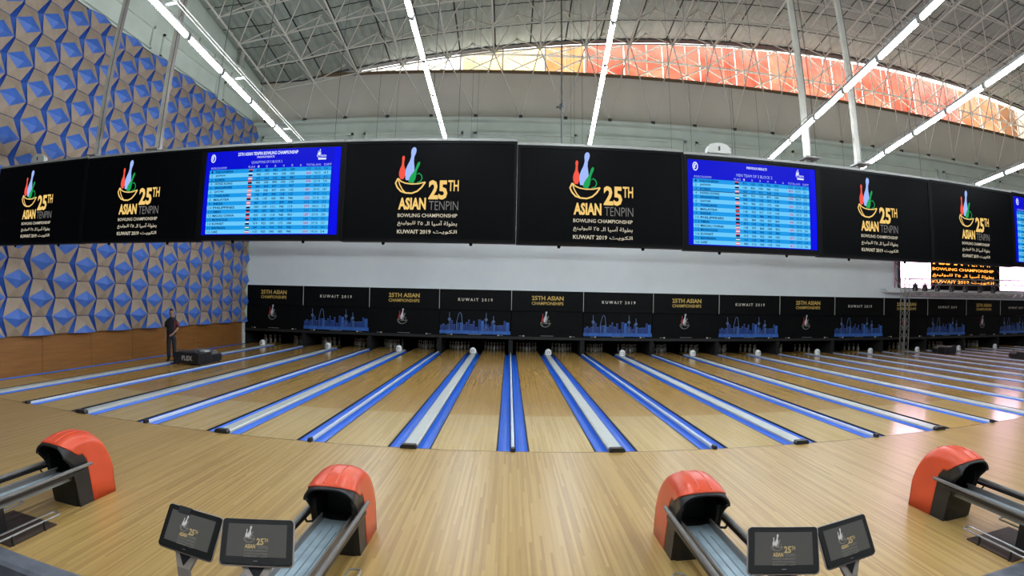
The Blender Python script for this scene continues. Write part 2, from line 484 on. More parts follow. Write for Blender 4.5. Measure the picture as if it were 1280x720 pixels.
# ------------------------------------------------------------------ roof: dark backing, sheet panels with seams, skylight
RX = [WL + 1.765 * i for i in range(29)]
RY = [6.16 + 1.75 * j for j in range(8)]
RY[-1] = YE
mb = MB()
gx = [WL - 0.3 + (XR + 0.6 - WL) * i / 30 for i in range(31)]; gy = [FRONT - 0.3 + (YE - FRONT + 0.3) * j / 16 for j in range(17)]
vv = [(a, b, zroof(a, b) + 0.10) for b in gy for a in gx]
mb.add(vv, [(j * 31 + i, (j + 1) * 31 + i, (j + 1) * 31 + i + 1, j * 31 + i + 1) for j in range(16) for i in range(30)])
ceiling = struct(mb.build('ceiling', M_seam), 'curved dark grey roof of ribbed sheets on a tubular space frame', 'roof')
def roof_panel(xa, xb, ya, yb, ribs):
    pb = MB(); g = 0.035
    xs = [xa + g + (xb - xa - 2 * g) * i / ribs for i in range(ribs + 1)]
    v, f = [], []
    for i, a in enumerate(xs):
        dz = 0.03 if i % 2 else 0.0
        v += [(a, ya + g, zroof(a, ya + g) - dz), (a, yb - g, zroof(a, yb - g) - dz)]
    f = [(2 * i, 2 * i + 1, 2 * i + 3, 2 * i + 2) for i in range(ribs)]
    pb.add(v, f)
    return pb.build('roof_panel', M_roof, ceiling)
for j in range(len(RY) - 1):
    for i in range(len(RX) - 1):
        roof_panel(RX[i], min(RX[i + 1], XR), RY[j], RY[j + 1], 8)
mb = MB()
for j in range(10):
    for i in range(14):
        xa, xb = WL + (XR - WL) * i / 14, WL + (XR - WL) * (i + 1) / 14
        ya, yb = FRONT + (6.16 - FRONT) * j / 10, FRONT + (6.16 - FRONT) * (j + 1) / 10
        mb.add([(xa, ya, zroof(xa, ya)), (xa, yb, zroof(xa, yb)), (xb, yb, zroof(xb, yb)), (xb, ya, zroof(xb, ya))], [(0, 1, 2, 3)])
o = mb.build('roof_lining', M_roof, ceiling)

# skylight: rows of tinted panes between the end wall and the roof edge
sky_root = struct(bpy.data.objects.new('window_1', None), 'long lens shaped skylight with white, yellow and red orange panes', 'skylight')
COL.objects.link(sky_root)
sky_root.location = (0, YE + 0.1, 13.8)
def tint(x):
    if x < -3.2: return 'clear'
    if x < 0.2: return 'yellow'
    if x < 3.5: return 'amber'
    if x < 25: return 'orange'
    if x < 29: return 'coral'
    return 'amber2'
TINT = {'clear': (0.95, 0.95, 0.9), 'yellow': (0.50, 0.38, 0.14), 'amber': (0.35, 0.14, 0.05), 'orange': (0.28, 0.052, 0.029), 'coral': (0.29, 0.075, 0.055), 'amber2': (0.26, 0.10, 0.045), 'orange_deep': (0.25, 0.042, 0.024), 'orange_light': (0.33, 0.075, 0.04)}
for k, c in TINT.items():
    pane_material('pane_' + k, c)
M_mull = mat('skylight_frame', (0.85, 0.80, 0.70), 0.5)
def ztop(x): return zroof(x, YE) - 13.8
xa = -9.3
PY = 1.5
while xa < XR - 0.1:
    xb = min(xa + 2.15, XR)
    ta, tb = max(0.02, ztop(xa)), max(0.02, ztop(xb))
    def row(za0, zb0, za1, zb1, key, inset=0.0):
        pb = MB()
        if za1 - za0 < 0.01 and zb1 - zb0 < 0.01: return
        pb.add([(xa + 0.02, PY, za0), (xb - 0.02, PY, zb0), (xb - 0.02, PY, zb1), (xa + 0.02, PY, za1)], [(0, 1, 2, 3)])
        if key == 'orange': key = random.choice(('orange', 'orange', 'orange_deep', 'orange_light'))
        pb.build('pane', MATS['pane_' + key], sky_root)
    key = tint(xa)
    mid = 1.15
    sa, sb = max(0.02, ta + 0.40), max(0.02, tb + 0.40)
    row(0, 0, min(mid, sa), min(mid, sb), key)
    if max(sa, sb) > mid:
        row(mid, mid, max(mid, sa), max(mid, sb), key)
    fm = MB()
    fm.tube((xa, 0.35, 0), (xa, 0.35, ta + 0.1), 0.05, 5)
    if tb > 0.5:
        fm.tube((xa, 0.45, 0), (xb, 0.45, min(mid, tb)), 0.05, 5); fm.tube((xb, 0.55, 0), (xa, 0.55, min(mid, ta)), 0.045, 5)
        if tb > mid:
            fm.tube((xa, 0.4, mid), (xb, 0.4, mid), 0.07, 5)
            fm.tube((xa, 0.45, mid), (xb, 0.45, tb), 0.055, 5)
            fm.tube(((xa + xb) / 2, 0.5, mid), (xa, 0.5, ta), 0.04, 5); fm.tube((xb, 0.6, mid), (xa, 0.6, ta), 0.045, 5)
            fm.tube(((xa + xb) / 2, 0.7, 0), ((xa + xb) / 2, 0.7, max(ta, tb)), 0.035, 5)
    fm.build('mullion', M_mull, sky_root)
    xa = xb
# roof edge over the skylight
mb = MB()
xs = [WL + (XR - WL) * i / 40 for i in range(41)]
v = []
for a in xs:
    z = zroof(a, YE)
    v += [(a, YE - 0.1, z - 0.06), (a, YE + 0.35, z - 0.06), (a, YE + 0.35, z + 0.15), (a, YE - 0.1, z + 0.15)]
f = []
for i in range(40):
    for k in range(4):
        f.append((4 * i + k, 4 * i + 4 + k, 4 * i + 4 + (k + 1) % 4, 4 * i + (k + 1) % 4))
mb.add(v, f)
mb.build('edge_beam', M_seam, ceiling)

# ------------------------------------------------------------------ space frame under the roof
def space_frame():
    root = struct(bpy.data.objects.new('roof_truss', None), 'pale tubular space frame hanging under the curved roof', 'truss')
    COL.objects.link(root)
    DX, DY = 2.15, 2.15
    nx, ny = 23, 6
    x0, yl = -12.9, 17.6
    top = {}; bot = {}
    for i in range(nx):
        for j in range(ny):
            x_, y_ = x0 + DX * i, yl - DY * j
            top[i, j] = Vector((x_, y_, zroof(x_, y_) - 0.22))
            xb_, yb_ = x_ + DX / 2, y_ - DY / 2
            bot[i, j] = Vector((xb_, yb_, zroof(xb_, yb_) - 1.45))
    mem = []
    for i in range(nx):
        for j in range(ny):
            if i + 1 < nx:
                mem.append((bot[i, j], bot[i + 1, j], 0.040))
            if j + 1 < ny:
                mem.append((bot[i, j], bot[i, j + 1], 0.045))
            b = bot[i, j]
            for (a, c) in ((i, j), (i + 1, j), (i, j + 1), (i + 1, j + 1)):
                if (a, c) in top:
                    mem.append((b, top[a, c], 0.027))
    # V struts from the ledge beam up to the last row
    vs = []
    for i in range(nx):
        foot = Vector((-13.9 + 1.0 + DX * i + 0.25, 17.9, 11.18))
        for q in (-1, 0):
            if (i + q, 0) in bot:
                vs.append((foot, bot[i + q, 0], 0.030))
    cam = Vector((-0.11, -9.23, 2.4))
    def score(m):
        c = (m[0] + m[1]) / 2 - cam
        az = math.degrees(math.atan2(c.x, c.y)); el = math.degrees(math.atan2(c.z, math.hypot(c.x, c.y)))
        vis = abs(az) < 50 and el < 31
        return (0 if vis else 1, c.length / max(0.4, (m[1] - m[0]).length))
    allm = sorted(vs + mem, key=score)
    unit = {}
    def unit_tube(r):
        if r not in unit:
            q = MB(); q.tube((0, 0, -0.5), (0, 0, 0.5), r, 6); unit[r] = q.mesh('strut', [M_truss])
        return unit[r]
    for a, b, r in allm[:290]:
        o_ = link('strut', unit_tube(r), root)
        d = b - a
        o_.matrix_local = Matrix.LocRotScale((a + b) / 2, d.to_track_quat('Z', 'Y'), Vector((1, 1, d.length)))
    rest = MB()
    for a, b, r in allm[290:]:
        rest.tube(a, b, r, 5)
    o_ = rest.build('strut_field', M_truss, root); o_['kind'] = 'stuff'
    nodes = MB()
    for D in (top, bot):
        for q in D.values():
            nodes.lathe([(0.02, -0.10), (0.09, -0.05), (0.09, 0.05), (0.02, 0.10)], 6, 0, q)
    o_ = nodes.build('joint_ball', M_truss, root); o_['kind'] = 'stuff'
    feet = MB()
    for i in range(nx):
        fx = -13.9 + 1.0 + DX * i + 0.25
        feet.box((fx - 0.08, 17.8, 11.12), (fx + 0.08, 17.98, 11.28))
    o_ = feet.build('bearing_plate', M_seam, root)
space_frame()
mb = MB(); mb.tube((-13.2, 15.2, 13.2), (-13.05, 15.2, 15.0), 0.13, 8); mb.box((-13.4, 14.95, 13.2), (-13.0, 15.45, 13.26)); mb.tube((-13.05, 15.2, 14.95), (-13.05, 15.2, 15.1), 0.24, 8)
struct(mb.build('column_stub', M_grey), 'short pale post on the left wall ledge holding up the roof frame', 'post')

# ------------------------------------------------------------------ tube lights in rows sloping gently towards the lanes
def zrow(y): return 6.0 - 0.08 * y
ROWS = [('leftmost', -4.92, -0.013), ('second', -1.495, -0.005), ('third', 1.33, 0.066), ('fourth', 5.52, 0.07), ('fifth', 8.0, 0.09), ('sixth', 12.33, 0.035)]
tube_m = MB(); tube_m.tube((0, -0.56, -0.045), (0, 0.56, -0.045), 0.034, 8)
tube_me = tube_m.mesh('tube', [G_tube], True)
house_m = MB(); house_m.prism([(-0.026, 0.0), (0.026, 0.0), (0.022, 0.05), (-0.022, 0.05)], -0.6, 0.6, axis='Y')
house_m.box((-0.022, -0.6, -0.07), (0.022, -0.577, 0.0)); house_m.box((-0.022, 0.577, -0.07), (0.022, 0.6, 0.0))
house_m.box((-0.006, -0.30, 0.05), (0.006, -0.28, 0.135)); house_m.box((-0.006, 0.28, 0.05), (0.006, 0.30, 0.135))
house_me = house_m.mesh('housing', [mat('lamp_housing', (0.25, 0.25, 0.24), 0.5)])
rail_gap = -0.87
for ri, (nm, xr, sl) in enumerate(ROWS):
    t = struct(bpy.data.objects.new('cable_tray', None), '', 'cable tray'); COL.objects.link(t)
    t['label'] = 'thin metal tray carrying the %s row of tube lights counted from the tiled wall' % ('first' if ri == 0 else nm)
    t.location = (xr, 0, 6.0)
    q = MB()
    ya, yb = -13.0, 14.7
    dx = 0.16 if ri == 0 else 0.0
    for e in ((-0.03, 0.03) if ri == 0 else (0.0,)):
        q.tube((sl * ya + dx + e, ya, zrow(ya) - 6 + 0.13), (sl * yb + dx + e, yb, zrow(yb) - 6 + 0.13), 0.012 if ri == 0 else 0.006, 5)
    yk = ya
    while yk < yb and ri == 0:
        q.box((sl * yk - 0.05, yk - 0.02, zrow(yk) - 6 + 0.055), (sl * yk + dx + 0.05, yk + 0.02, zrow(yk) - 6 + 0.08))
        yk += 2.52
    q.build('tray_rail', M_rail if ri else M_grey, t)
    q = MB()
    for yk in (-12.5, -9.5, -4.5, 0.5, 5.5, 10.5, 14.0):
        q = MB()
        xk = sl * yk + dx
        q.tube((xk, yk, zrow(yk) - 6 + 0.1), (xk, yk, zroof(xr + xk, yk) - 6), 0.006, 4)
        q.build('hanger_wire', M_seam, t)
    n = 0
    for k in range(-9, 12):
        yc = rail_gap + 1.26 * (k + 0.5)
        n += 1
        lab = '%s tube light from the near end in the %s row of lights' % (ORD[n - 1], ('first' if ri == 0 else nm) + ' from tiled wall')
        lt = thing('tube_light', lab, 'ceiling light', (xr + sl * yc, yc, zrow(yc)), 0, 'tube lights in rows under the roof')
        lt.rotation_euler = (math.atan(-0.08), 0, -math.atan(sl))
        link('tube', tube_me, lt); link('housing', house_me, lt)

# ------------------------------------------------------------------ lanes, gutters, dividers
LW, GW = 1.054, 0.235
LEND = 20.4
def gutter_mesh():
    q = MB(); n = 8; hw = GW / 2 - 0.014
    prof = [(-hw + 2 * hw * i / n, -0.088 * math.sqrt(max(0, 1 - (2 * i / n - 1) ** 2)) - 0.004) for i in range(n + 1)]
    v = [(a, 0.0, b) for a, b in prof] + [(a, 18.1, b) for a, b in prof]
    q.add(v, [(i, i + 1, n + 2 + i, n + 1 + i) for i in range(n)])
    return q.mesh('gutter', [M_gutter], True)
GM = gutter_mesh()
q = MB(); q.box((-LW / 2, 0.004, -0.13), (LW / 2, LEND, 0.0)); LM = q.mesh('lane_surface', [M_lane])
q = MB(); q.box((-0.013, 0.003, -0.06), (0.013, 18.1, 0.001))  # black strip added for the shade along the gap between lane and gutter
EM = q.mesh('edge_strip', [M_dark])
q = MB()
for i in range(-3, 4):
    yc = 4.75 - abs(i) * 0.18; xc = i * 0.137
    q.add([(xc - 0.02, yc - 0.12, 0.0015), (xc + 0.02, yc - 0.12, 0.0015), (xc, yc + 0.1, 0.0015)], [(0, 1, 2)])
for i in (-4, -3, -2, -1, 1, 2, 3, 4):
    xc = i * 0.11
    q.add([(xc + 0.012 * math.cos(PI * k / 3), 2.0 + 0.05 * math.sin(PI * k / 3), 0.0015) for k in range(6)], [tuple(range(6))])
AM = q.mesh('aiming_mark', [mat('dark_inlay', (0.10, 0.055, 0.025), 0.35)])
lanes = []
for k in range(-4, 11):
    for s_ in (-1, 1):
        x_ = k * P + s_ * 0.793
        if x_ > WL and x_ < XR - 0.8: lanes.append(x_)
for i, x_ in enumerate(lanes):
    t = thing('bowling_lane', '%s wooden bowling lane counted from the tiled wall, with blue gutters' % ORD[i], 'bowling lane', (x_, 0, 0), 0, 'wooden bowling lanes')
    link('lane_surface', LM, t)
    link('aiming_mark', AM, t)['kind'] = 'stuff'
    for s_ in (-1, 1):
        link('gutter', GM, t, (s_ * (LW / 2 + GW / 2), 0, 0)); link('edge_strip', EM, t, (s_ * (LW / 2 + 0.011), 0, 0))
# divider caps
def cap_meshes(hw, top):
    a = MB()
    a.prism([(-hw, -0.1), (hw, -0.1), (hw, top * 0.55), (hw * 0.78, top), (-hw * 0.78, top), (-hw, top * 0.55)], 0.03, 18.1, axis='Y')
    b = MB(); b.prism([(-hw * 1.08, 0.004), (hw * 1.08, 0.004), (hw * 1.08, top * 0.9), (hw * 0.88, top + 0.03), (-hw * 0.88, top + 0.03), (-hw * 1.08, top * 0.9)], -0.06, 0.06, axis='Y')
    return a, b
a, b = cap_meshes(0.122, 0.04); WM, WE = a.mesh('cap', [M_cap]), b.mesh('end_block', [M_black])
a, b = cap_meshes(0.029, 0.035); NM, NE = a.mesh('cap', [M_capw]), b.mesh('end_block', [M_black])
nw = nn = 0
def dome_meshes():
    a = MB(); a.lathe([(0.11, 0.0), (0.14, 0.02), (0.15, 0.11), (0.135, 0.20), (0.09, 0.26), (0.02, 0.285)], 14)
    b = MB()
    for k in range(12):
        t0, t1 = 2 * PI * k / 12, 2 * PI * (k + 1) / 12
        b.tube((0.05 * math.cos(t0), -0.142, 0.14 + 0.05 * math.sin(t0)), (0.05 * math.cos(t1), -0.142, 0.14 + 0.05 * math.sin(t1)), 0.010, 5)
    return a.mesh('dome_shell', [mat('white_dome', (0.88, 0.89, 0.89), 0.3, vary=0.02)], True), b.mesh('lens_ring', [M_black])
DS, DR = dome_meshes()
for k2 in range(-8, 22):
    x_ = k2 * P / 2
    if x_ > XR - 1: break
    if k2 % 2:   # wide divider with a ball return channel
        if x_ < WL + 1: continue
        nw += 1
        t = thing('lane_divider', '%s wide grey divider between lanes counted from the tiled wall' % ORD[nw - 1], 'divider', (x_, 0, 0), 0, 'wide grey lane dividers')
        link('cap', WM, t); link('end_block', WE, t)
        d = thing('sensor_dome', 'white dome at the far end of the %s wide divider from the tiled wall' % ORD[nw - 1], 'sensor', (x_, 17.0, 0.045), 0, 'white domes on the wide dividers')
        link('dome_shell', DS, d); link('lens_ring', DR, d)
    elif k2 > -8:
        nn += 1
        t = thing('lane_divider', '%s narrow pale divider strip between lanes counted from the tiled wall' % ORD[nn - 1], 'divider', (x_ if k2 > -8 else WL + 0.034, 0, 0), 0, 'narrow pale lane dividers')
        link('cap', NM, t); link('end_block', NE, t)

mb = MB(); mb.box((WL, 0.0, -0.1), (WL + 0.026, 18.1, 0.03))
struct(mb.build('trim_9', M_capw), 'pale strip between the first gutter and the brown wood wall panel', 'trim')
# ------------------------------------------------------------------ pins
pin_prof = [(0.026, 0), (0.045, 0.03), (0.058, 0.09), (0.060, 0.115), (0.050, 0.17), (0.030, 0.225), (0.023, 0.255), (0.024, 0.285), (0.031, 0.325), (0.030, 0.35), (0.018, 0.375), (0.004, 0.381)]
q = MB(); q.lathe(pin_prof, 10); PINM = q.mesh('pin_body', [M_pinwhite], True)
q = MB(); q.lathe([(0.0275, 0.235), (0.0245, 0.25), (0.0245, 0.252), (0.0275, 0.237)], 10); q.lathe([(0.0262, 0.262), (0.0258, 0.274), (0.0258, 0.276), (0.0262, 0.264)], 10)
PINB = q.mesh('red_band', [M_pinred])
rack = [(0, 0)] + [(s_ * 0.1524, 0.264) for s_ in (-1, 1)] + [(s_ * 0.3048, 0.528) for s_ in (-1, 0, 1)] + [(s_ * 0.1524, 0.792) for s_ in (-3, -1, 1, 3)]
SPOTS = ['head pin', 'left in second row', 'right in second row', 'left in third row', 'middle of third row', 'right in third row', 'leftmost in back row', 'second in back row', 'third in back row', 'rightmost in back row']
for i, x_ in enumerate(lanes):
    if x_ > 31.5: continue
    for (dx, dy), spot in zip(rack, SPOTS):
        p_ = tag(link('bowling_pin', PINM, None, (x_ + dx, 19.5 + dy, 0.0)), 'white bowling pin, %s, in pit of %s lane from tiled wall' % (spot, ORD[i]), 'bowling pin', 'pins racked on the %s lane from the tiled wall' % ORD[i])
        link('red_band', PINB, p_)

# ------------------------------------------------------------------ event emblem and lettering
def shape(txt_):
    return txt_[::-1]
AR_CHAMP1 = shape('\uFE91\uFEC4\uFEEE\uFEDF\uFE94 \uFE81\uFEB3\uFEF4\uFE8E \uFE8D\uFEDF\u0640')
AR_CHAMP2 = shape('\uFEDF\uFEE0\uFE92\uFEEE\uFEDF\uFEF4\uFEE8\uFECE')
AR_25 = '\u0662\u0665'
AR_KUWAIT = shape('\uFE8D\uFEDF\uFEDC\uFEEE\uFEF3\uFE96')

def spindle(ax, r):
    """outline of a pin: axis points with half widths"""
    L_, R_ = [], []
    n = len(ax)
    for i, (q, h_) in enumerate(zip(ax, r)):
        a_, b_ = Vector(ax[max(0, i - 1)]), Vector(ax[min(n - 1, i + 1)])
        t = (b_ - a_).normalized(); nr = Vector((-t.y, t.x))
        L_.append(Vector(q) + nr * h_); R_.append(Vector(q) - nr * h_)
    return [tuple(z) for z in L_ + R_[::-1]]
def emblem(mb, S, cx, cz, y, mi, bowl_only=True):
    """three pins in an outlined boat-shaped bowl. mi: (red, blue, green, gold)"""
    def T(a, b): return (cx + (a - 383) / 410 * S, cz + (335 - b) / 410 * S)
    def lerp(p0, p1, t): return (p0[0] + (p1[0] - p0[0]) * t, p0[1] + (p1[1] - p0[1]) * t)
    def pin(p0, p1, prof, m, yy):
        ax = [T(*lerp(p0, p1, t)) for t, h_ in prof]
        pts = spindle(ax, [h_ / 410 * S for t, h_ in prof])
        n = len(prof)
        v = [(a_, yy, b_) for a_, b_ in pts]
        mb.add(v, [(2 * n - 1 - i, 2 * n - 2 - i, i + 1, i) for i in range(n - 1)], m)
    pin((199, 98), (194, 264), [(0, 3), (.04, 8), (.12, 10), (.25, 7), (.42, 9), (.58, 19), (.72, 23), (.85, 21), (.95, 14), (1, 9)], mi[0], y)
    pin((273, 38), (238, 272), [(0, 5), (.03, 13), (.09, 18), (.17, 17), (.28, 11), (.42, 14), (.56, 24), (.70, 31), (.84, 28), (.94, 22), (1, 17)], mi[1], y - 0.001)
    pin((312, 142), (256, 290), [(0, 3), (.05, 8), (.15, 10), (.30, 8), (.45, 9), (.62, 16), (.78, 21), (.92, 19), (1, 15)], mi[2], y - 0.002)
    mb.stroke([T(a_, b_) for a_, b_ in ((300, 288), (325, 280), (335, 258), (328, 235), (312, 222), (300, 230))], 7 / 410 * S, y - 0.001, mi[2])
    gw = 11 / 410 * S
    mb.stroke([T(a_, b_) for a_, b_ in ((168, 258), (152, 292), (166, 322), (190, 348), (225, 360), (268, 362), (305, 348), (335, 320), (358, 284))], gw, y - 0.003, mi[3])
    mb.stroke([T(a_, b_) for a_, b_ in ((168, 258), (190, 280), (220, 292), (262, 298), (310, 296), (358, 284))], gw * 0.8, y - 0.003, mi[3])
    mb.stroke([T(a_, b_) for a_, b_ in ((168, 258), (180, 300), (200, 335), (225, 360))], gw * 0.7, y - 0.003, mi[3])
def wordmark(mb, S, cx, cz, y, gold, pale, thin, V=1.0):
    def X(a): return cx + (a - 383) / 410 * S
    def Z(b): return cz + (335 - b) / 410 * S * V
    def t(body, x0, x1, zt, zb, m, off=0.0): mb.text(body, X(x0), X(x1), Z(zb), Z(zt), y, m, off)
    t('25', 383, 512, 270, 405, gold, 0.035)
    t('TH', 516, 588, 270, 346, gold, 0.02)
    t('ASIAN', 178, 368, 392, 476, gold, 0.04)
    t('TENPIN', 390, 588, 416, 476, thin, -0.012)
    t('BOWLING CHAMPIONSHIP', 176, 584, 502, 527, pale, 0.012)
    t(AR_CHAMP2, 176, 300, 553, 588, pale, 0.01); t(AR_25, 316, 352, 553, 580, pale, 0.012); t(AR_CHAMP1, 366, 584, 550, 590, pale, 0.01)
    t('KUWAIT 2019', 176, 408, 612, 640, pale, 0.02); t(AR_KUWAIT, 424, 584, 612, 642, pale, 0.012)

E_red = glow('lit_red', (0.95, 0.10, 0.06), 0.9)
E_blue = glow('lit_periwinkle', (0.38, 0.52, 1.0), 0.9)
E_green = glow('lit_green', (0.01, 0.38, 0.09), 0.9)
E_gold = glow('lit_gold', (1.0, 0.66, 0.20), 0.85)
E_ivory = glow('lit_ivory', (0.95, 0.86, 0.66), 0.6)
E_thin = glow('lit_grey', (0.60, 0.58, 0.55), 0.35)
M_screen = mat('display_black', (0.002, 0.0022, 0.003), 0.45, vary=0.1, spec=0.06)
M_case = mat('display_case', (0.003, 0.003, 0.0035), 0.5, vary=0.2, spec=0.12)

# ------------------------------------------------------------------ overhead displays
E_navy = glow('lit_navy', (0.0, 0.002, 0.66), 0.9)
E_edge = glow('lit_edge_blue', (0.0, 0.002, 0.86), 0.9)
E_row1 = glow('lit_row_pale', (0.15, 0.60, 0.98), 0.92)
E_row2 = glow('lit_row_blue', (0.008, 0.32, 0.82), 0.92)
E_ink = glow('lit_ink', (0.0, 0.02, 0.14), 0.6)
E_white = glow('lit_white', (0.75, 0.82, 1.0), 1.0)
E_pink = glow('lit_pink', (0.42, 0.50, 0.85), 0.95)
TEAMS = ['INDONESIA', 'JAPAN', 'KOREA', 'HONG KONG', 'SINGAPORE', 'QATAR', 'THAILAND', 'MALAYSIA', 'INDIA', 'PHILIPPINES', 'OMAN', 'MACAU CHINA', 'MONGOLIA', 'KUWAIT', 'BAHRAIN', 'UAE']
def score_table(root, x0, x1, z0, z1, y, title, sub, head):
    W, H = x1 - x0, z1 - z0
    def X(u): return x0 + W * u
    def Z(v): return z0 + H * v
    a = MB(); a.quad(x0, x1, z0, z1, y, 0); a.quad(X(0.955), x1, z0, z1, y - 0.002, 1)
    a.build('display', [E_navy, E_edge], root)
    rows = MB(); ink = MB(); wht = MB(); fl = MB()
    n = 16; top = 0.775; hgt = top / n * 0.985
    rnd = random.Random(len(title) * 7 + 3)
    for i in range(n):
        zt = top - i * hgt
        r1 = MB(); r1.quad(X(0.035), X(0.94), Z(zt - hgt), Z(zt), y - 0.003); r1.build('table_row', E_row2 if i % 2 == 0 else E_row1, root)
        za, zb = Z(zt - hgt * 0.80), Z(zt - hgt * 0.22)
        ink.text(str(i + 1), X(0.05), X(0.05 + 0.012 * len(str(i + 1))), za, zb, y - 0.006, 0)
        ink.text(TEAMS[i], X(0.085), X(0.085 + 0.0155 * len(TEAMS[i])), za, zb, y - 0.006, 0, 0.025)
        for j in range(5):
            s_ = str(rnd.randint(850, 1190))
            ink.text(s_, X(0.405 + 0.062 * j), X(0.437 + 0.062 * j), za, zb, y - 0.006, 0, 0.02)
        if i % 2: rows.quad(X(0.765), X(0.805), Z(zt - hgt * 0.9), Z(zt - hgt * 0.1), y - 0.004, 2)
        ink.text(str(rnd.randint(4600, 5400)), X(0.768), X(0.802), za, zb, y - 0.006, 0)
        ink.text('%d.%02d' % (rnd.randint(186, 214), rnd.randint(0, 99)), X(0.825), X(0.868), za, zb, y - 0.006, 0)
        ink.text(str(rnd.randint(10, 460)), X(0.89), X(0.918), za, zb, y - 0.006, 0)
        fa, fb = X(0.345), X(0.375)
        c1, c2, c3 = rnd.choice(((0, 1, 3), (3, 3, 0), (1, 0, 1), (3, 0, 3), (0, 3, 3), (0, 1, 0), (2, 1, 3), (3, 3, 1)))
        h3 = (zb - za) * 1.25 / 3
        for q_, c_ in enumerate((c1, c2, c3)):
            fl.quad(fa, fb, za - 0.004 + h3 * q_, za - 0.004 + h3 * (q_ + 1), y - 0.005, c_)
        fl.build('flag', [E_red, E_white, E_green, E_ink, E_gold], root); fl = MB()
    rows.quad(X(0.035), X(0.94), Z(top - 3 * hgt) - 0.006, Z(top - 3 * hgt) + 0.006, y - 0.0045, 3)
    rows.build('total_column', [E_row1, E_row2, E_pink, E_ink], root)['kind'] = 'stuff'
    ink.build('score_lettering', E_ink, root)['kind'] = 'stuff'
    cx_ = 0.5
    if title: wht.text(title, X(0.25), X(0.70), Z(0.935), Z(0.975), y - 0.006, 0, 0.02)
    wht.text(sub, X(0.40), X(0.53), Z(0.90), Z(0.922), y - 0.006, 0, 0.01) if title else wht.text(sub, X(0.44), X(0.60), Z(0.93), Z(0.96), y - 0.006, 0, 0.02)
    wht.text(head, X(0.36), X(0.59) if title else X(0.64), Z(0.83), Z(0.865), y - 0.006, 1)
    for u, s_ in ((0.045, 'POS'), (0.085, 'COUNTRY'), (0.34, 'FLAG'), (0.41, '1'), (0.472, '2'), (0.534, '3'), (0.596, '4'), (0.658, '5'), (0.72, '6'), (0.765, 'TOTAL'), (0.83, 'AVG'), (0.89, 'DIFF')):
        wht.text(s_, X(u), X(u + 0.0125 * len(s_)), Z(0.785), Z(0.81), y - 0.006, 1)
    # round crest at the left, small event emblem at the right
    ring = [(X(0.055) + 0.045 * math.cos(2 * PI * k / 16), Z(0.92) + 0.075 * math.sin(2 * PI * k / 16)) for k in range(17)]
    wht.stroke(ring, 0.018, y - 0.006, 0)
    wht.stroke([(X(0.05), Z(0.895)), (X(0.052), Z(0.935)), (X(0.06), Z(0.95))], 0.025, y - 0.006, 0)
    wht.build('heading_lettering', [E_white, E_pink], root)['kind'] = 'stuff'
    em = MB(); emblem(em, 0.20, X(0.875), Z(0.89), y - 0.006, (0, 0, 0, 0)); em.text('25TH', X(0.868), X(0.90), Z(0.885), Z(0.91), y - 0.006, 0, 0.02); em.quad(X(0.845), X(0.90), Z(0.855), Z(0.875), y - 0.006, 0)
    em.build('emblem', E_white, root)

def logo_parts():
    out = []
    class Each:          # hands every line of lettering to a mesh of its own
        def text(self, body, x0, x1, z0, z1, y=0.0, mi=0, off=0.0):
            q = MB(); q.text(body, x0, x1, z0, z1, y, 0, off); out.append(('lettering', q.mesh('lettering', [(E_gold, E_ivory, E_thin)[mi]])))
    wordmark(Each(), 1.07, 0, 0, -0.010, 0, 1, 2)
    for i, (nm, m) in enumerate((('red_pin', E_red), ('blue_pin', E_blue), ('green_pin', E_green), ('gold_bowl', E_gold))):
        q = MB(); emblem(q, 1.07, 0, 0, -0.008, (0, 1, 2, 3))
        keep = [k for k in range(len(q.f)) if q.m[k] == i]
        used = sorted({v for k in keep for v in q.f[k]}); re_ = {v: n for n, v in enumerate(used)}
        z = MB(); z.add([q.v[v] for v in used], [tuple(re_[v] for v in q.f[k]) for k in keep]); out.append((nm, z.mesh(nm, [m])))
    return out
LOGO = logo_parts()
YM = 1.0
BND = [-3.74, -2.78, -1.83, -0.945, -0.005, 0.90, 1.745, 2.645, 3.52, 4.42]
KIND = ['logo', 'logo', 'score', 'logo', 'logo', 'score', 'logo', 'logo', 'score']
ZB = [3.40, 3.41, 3.43, 3.415, 3.405, 3.385, 3.37, 3.385, 3.41]
ZT = [5.27, 5.25, 5.25, 5.25, 5.19, 5.16, 5.16, 5.17, 5.19]
bn = 0
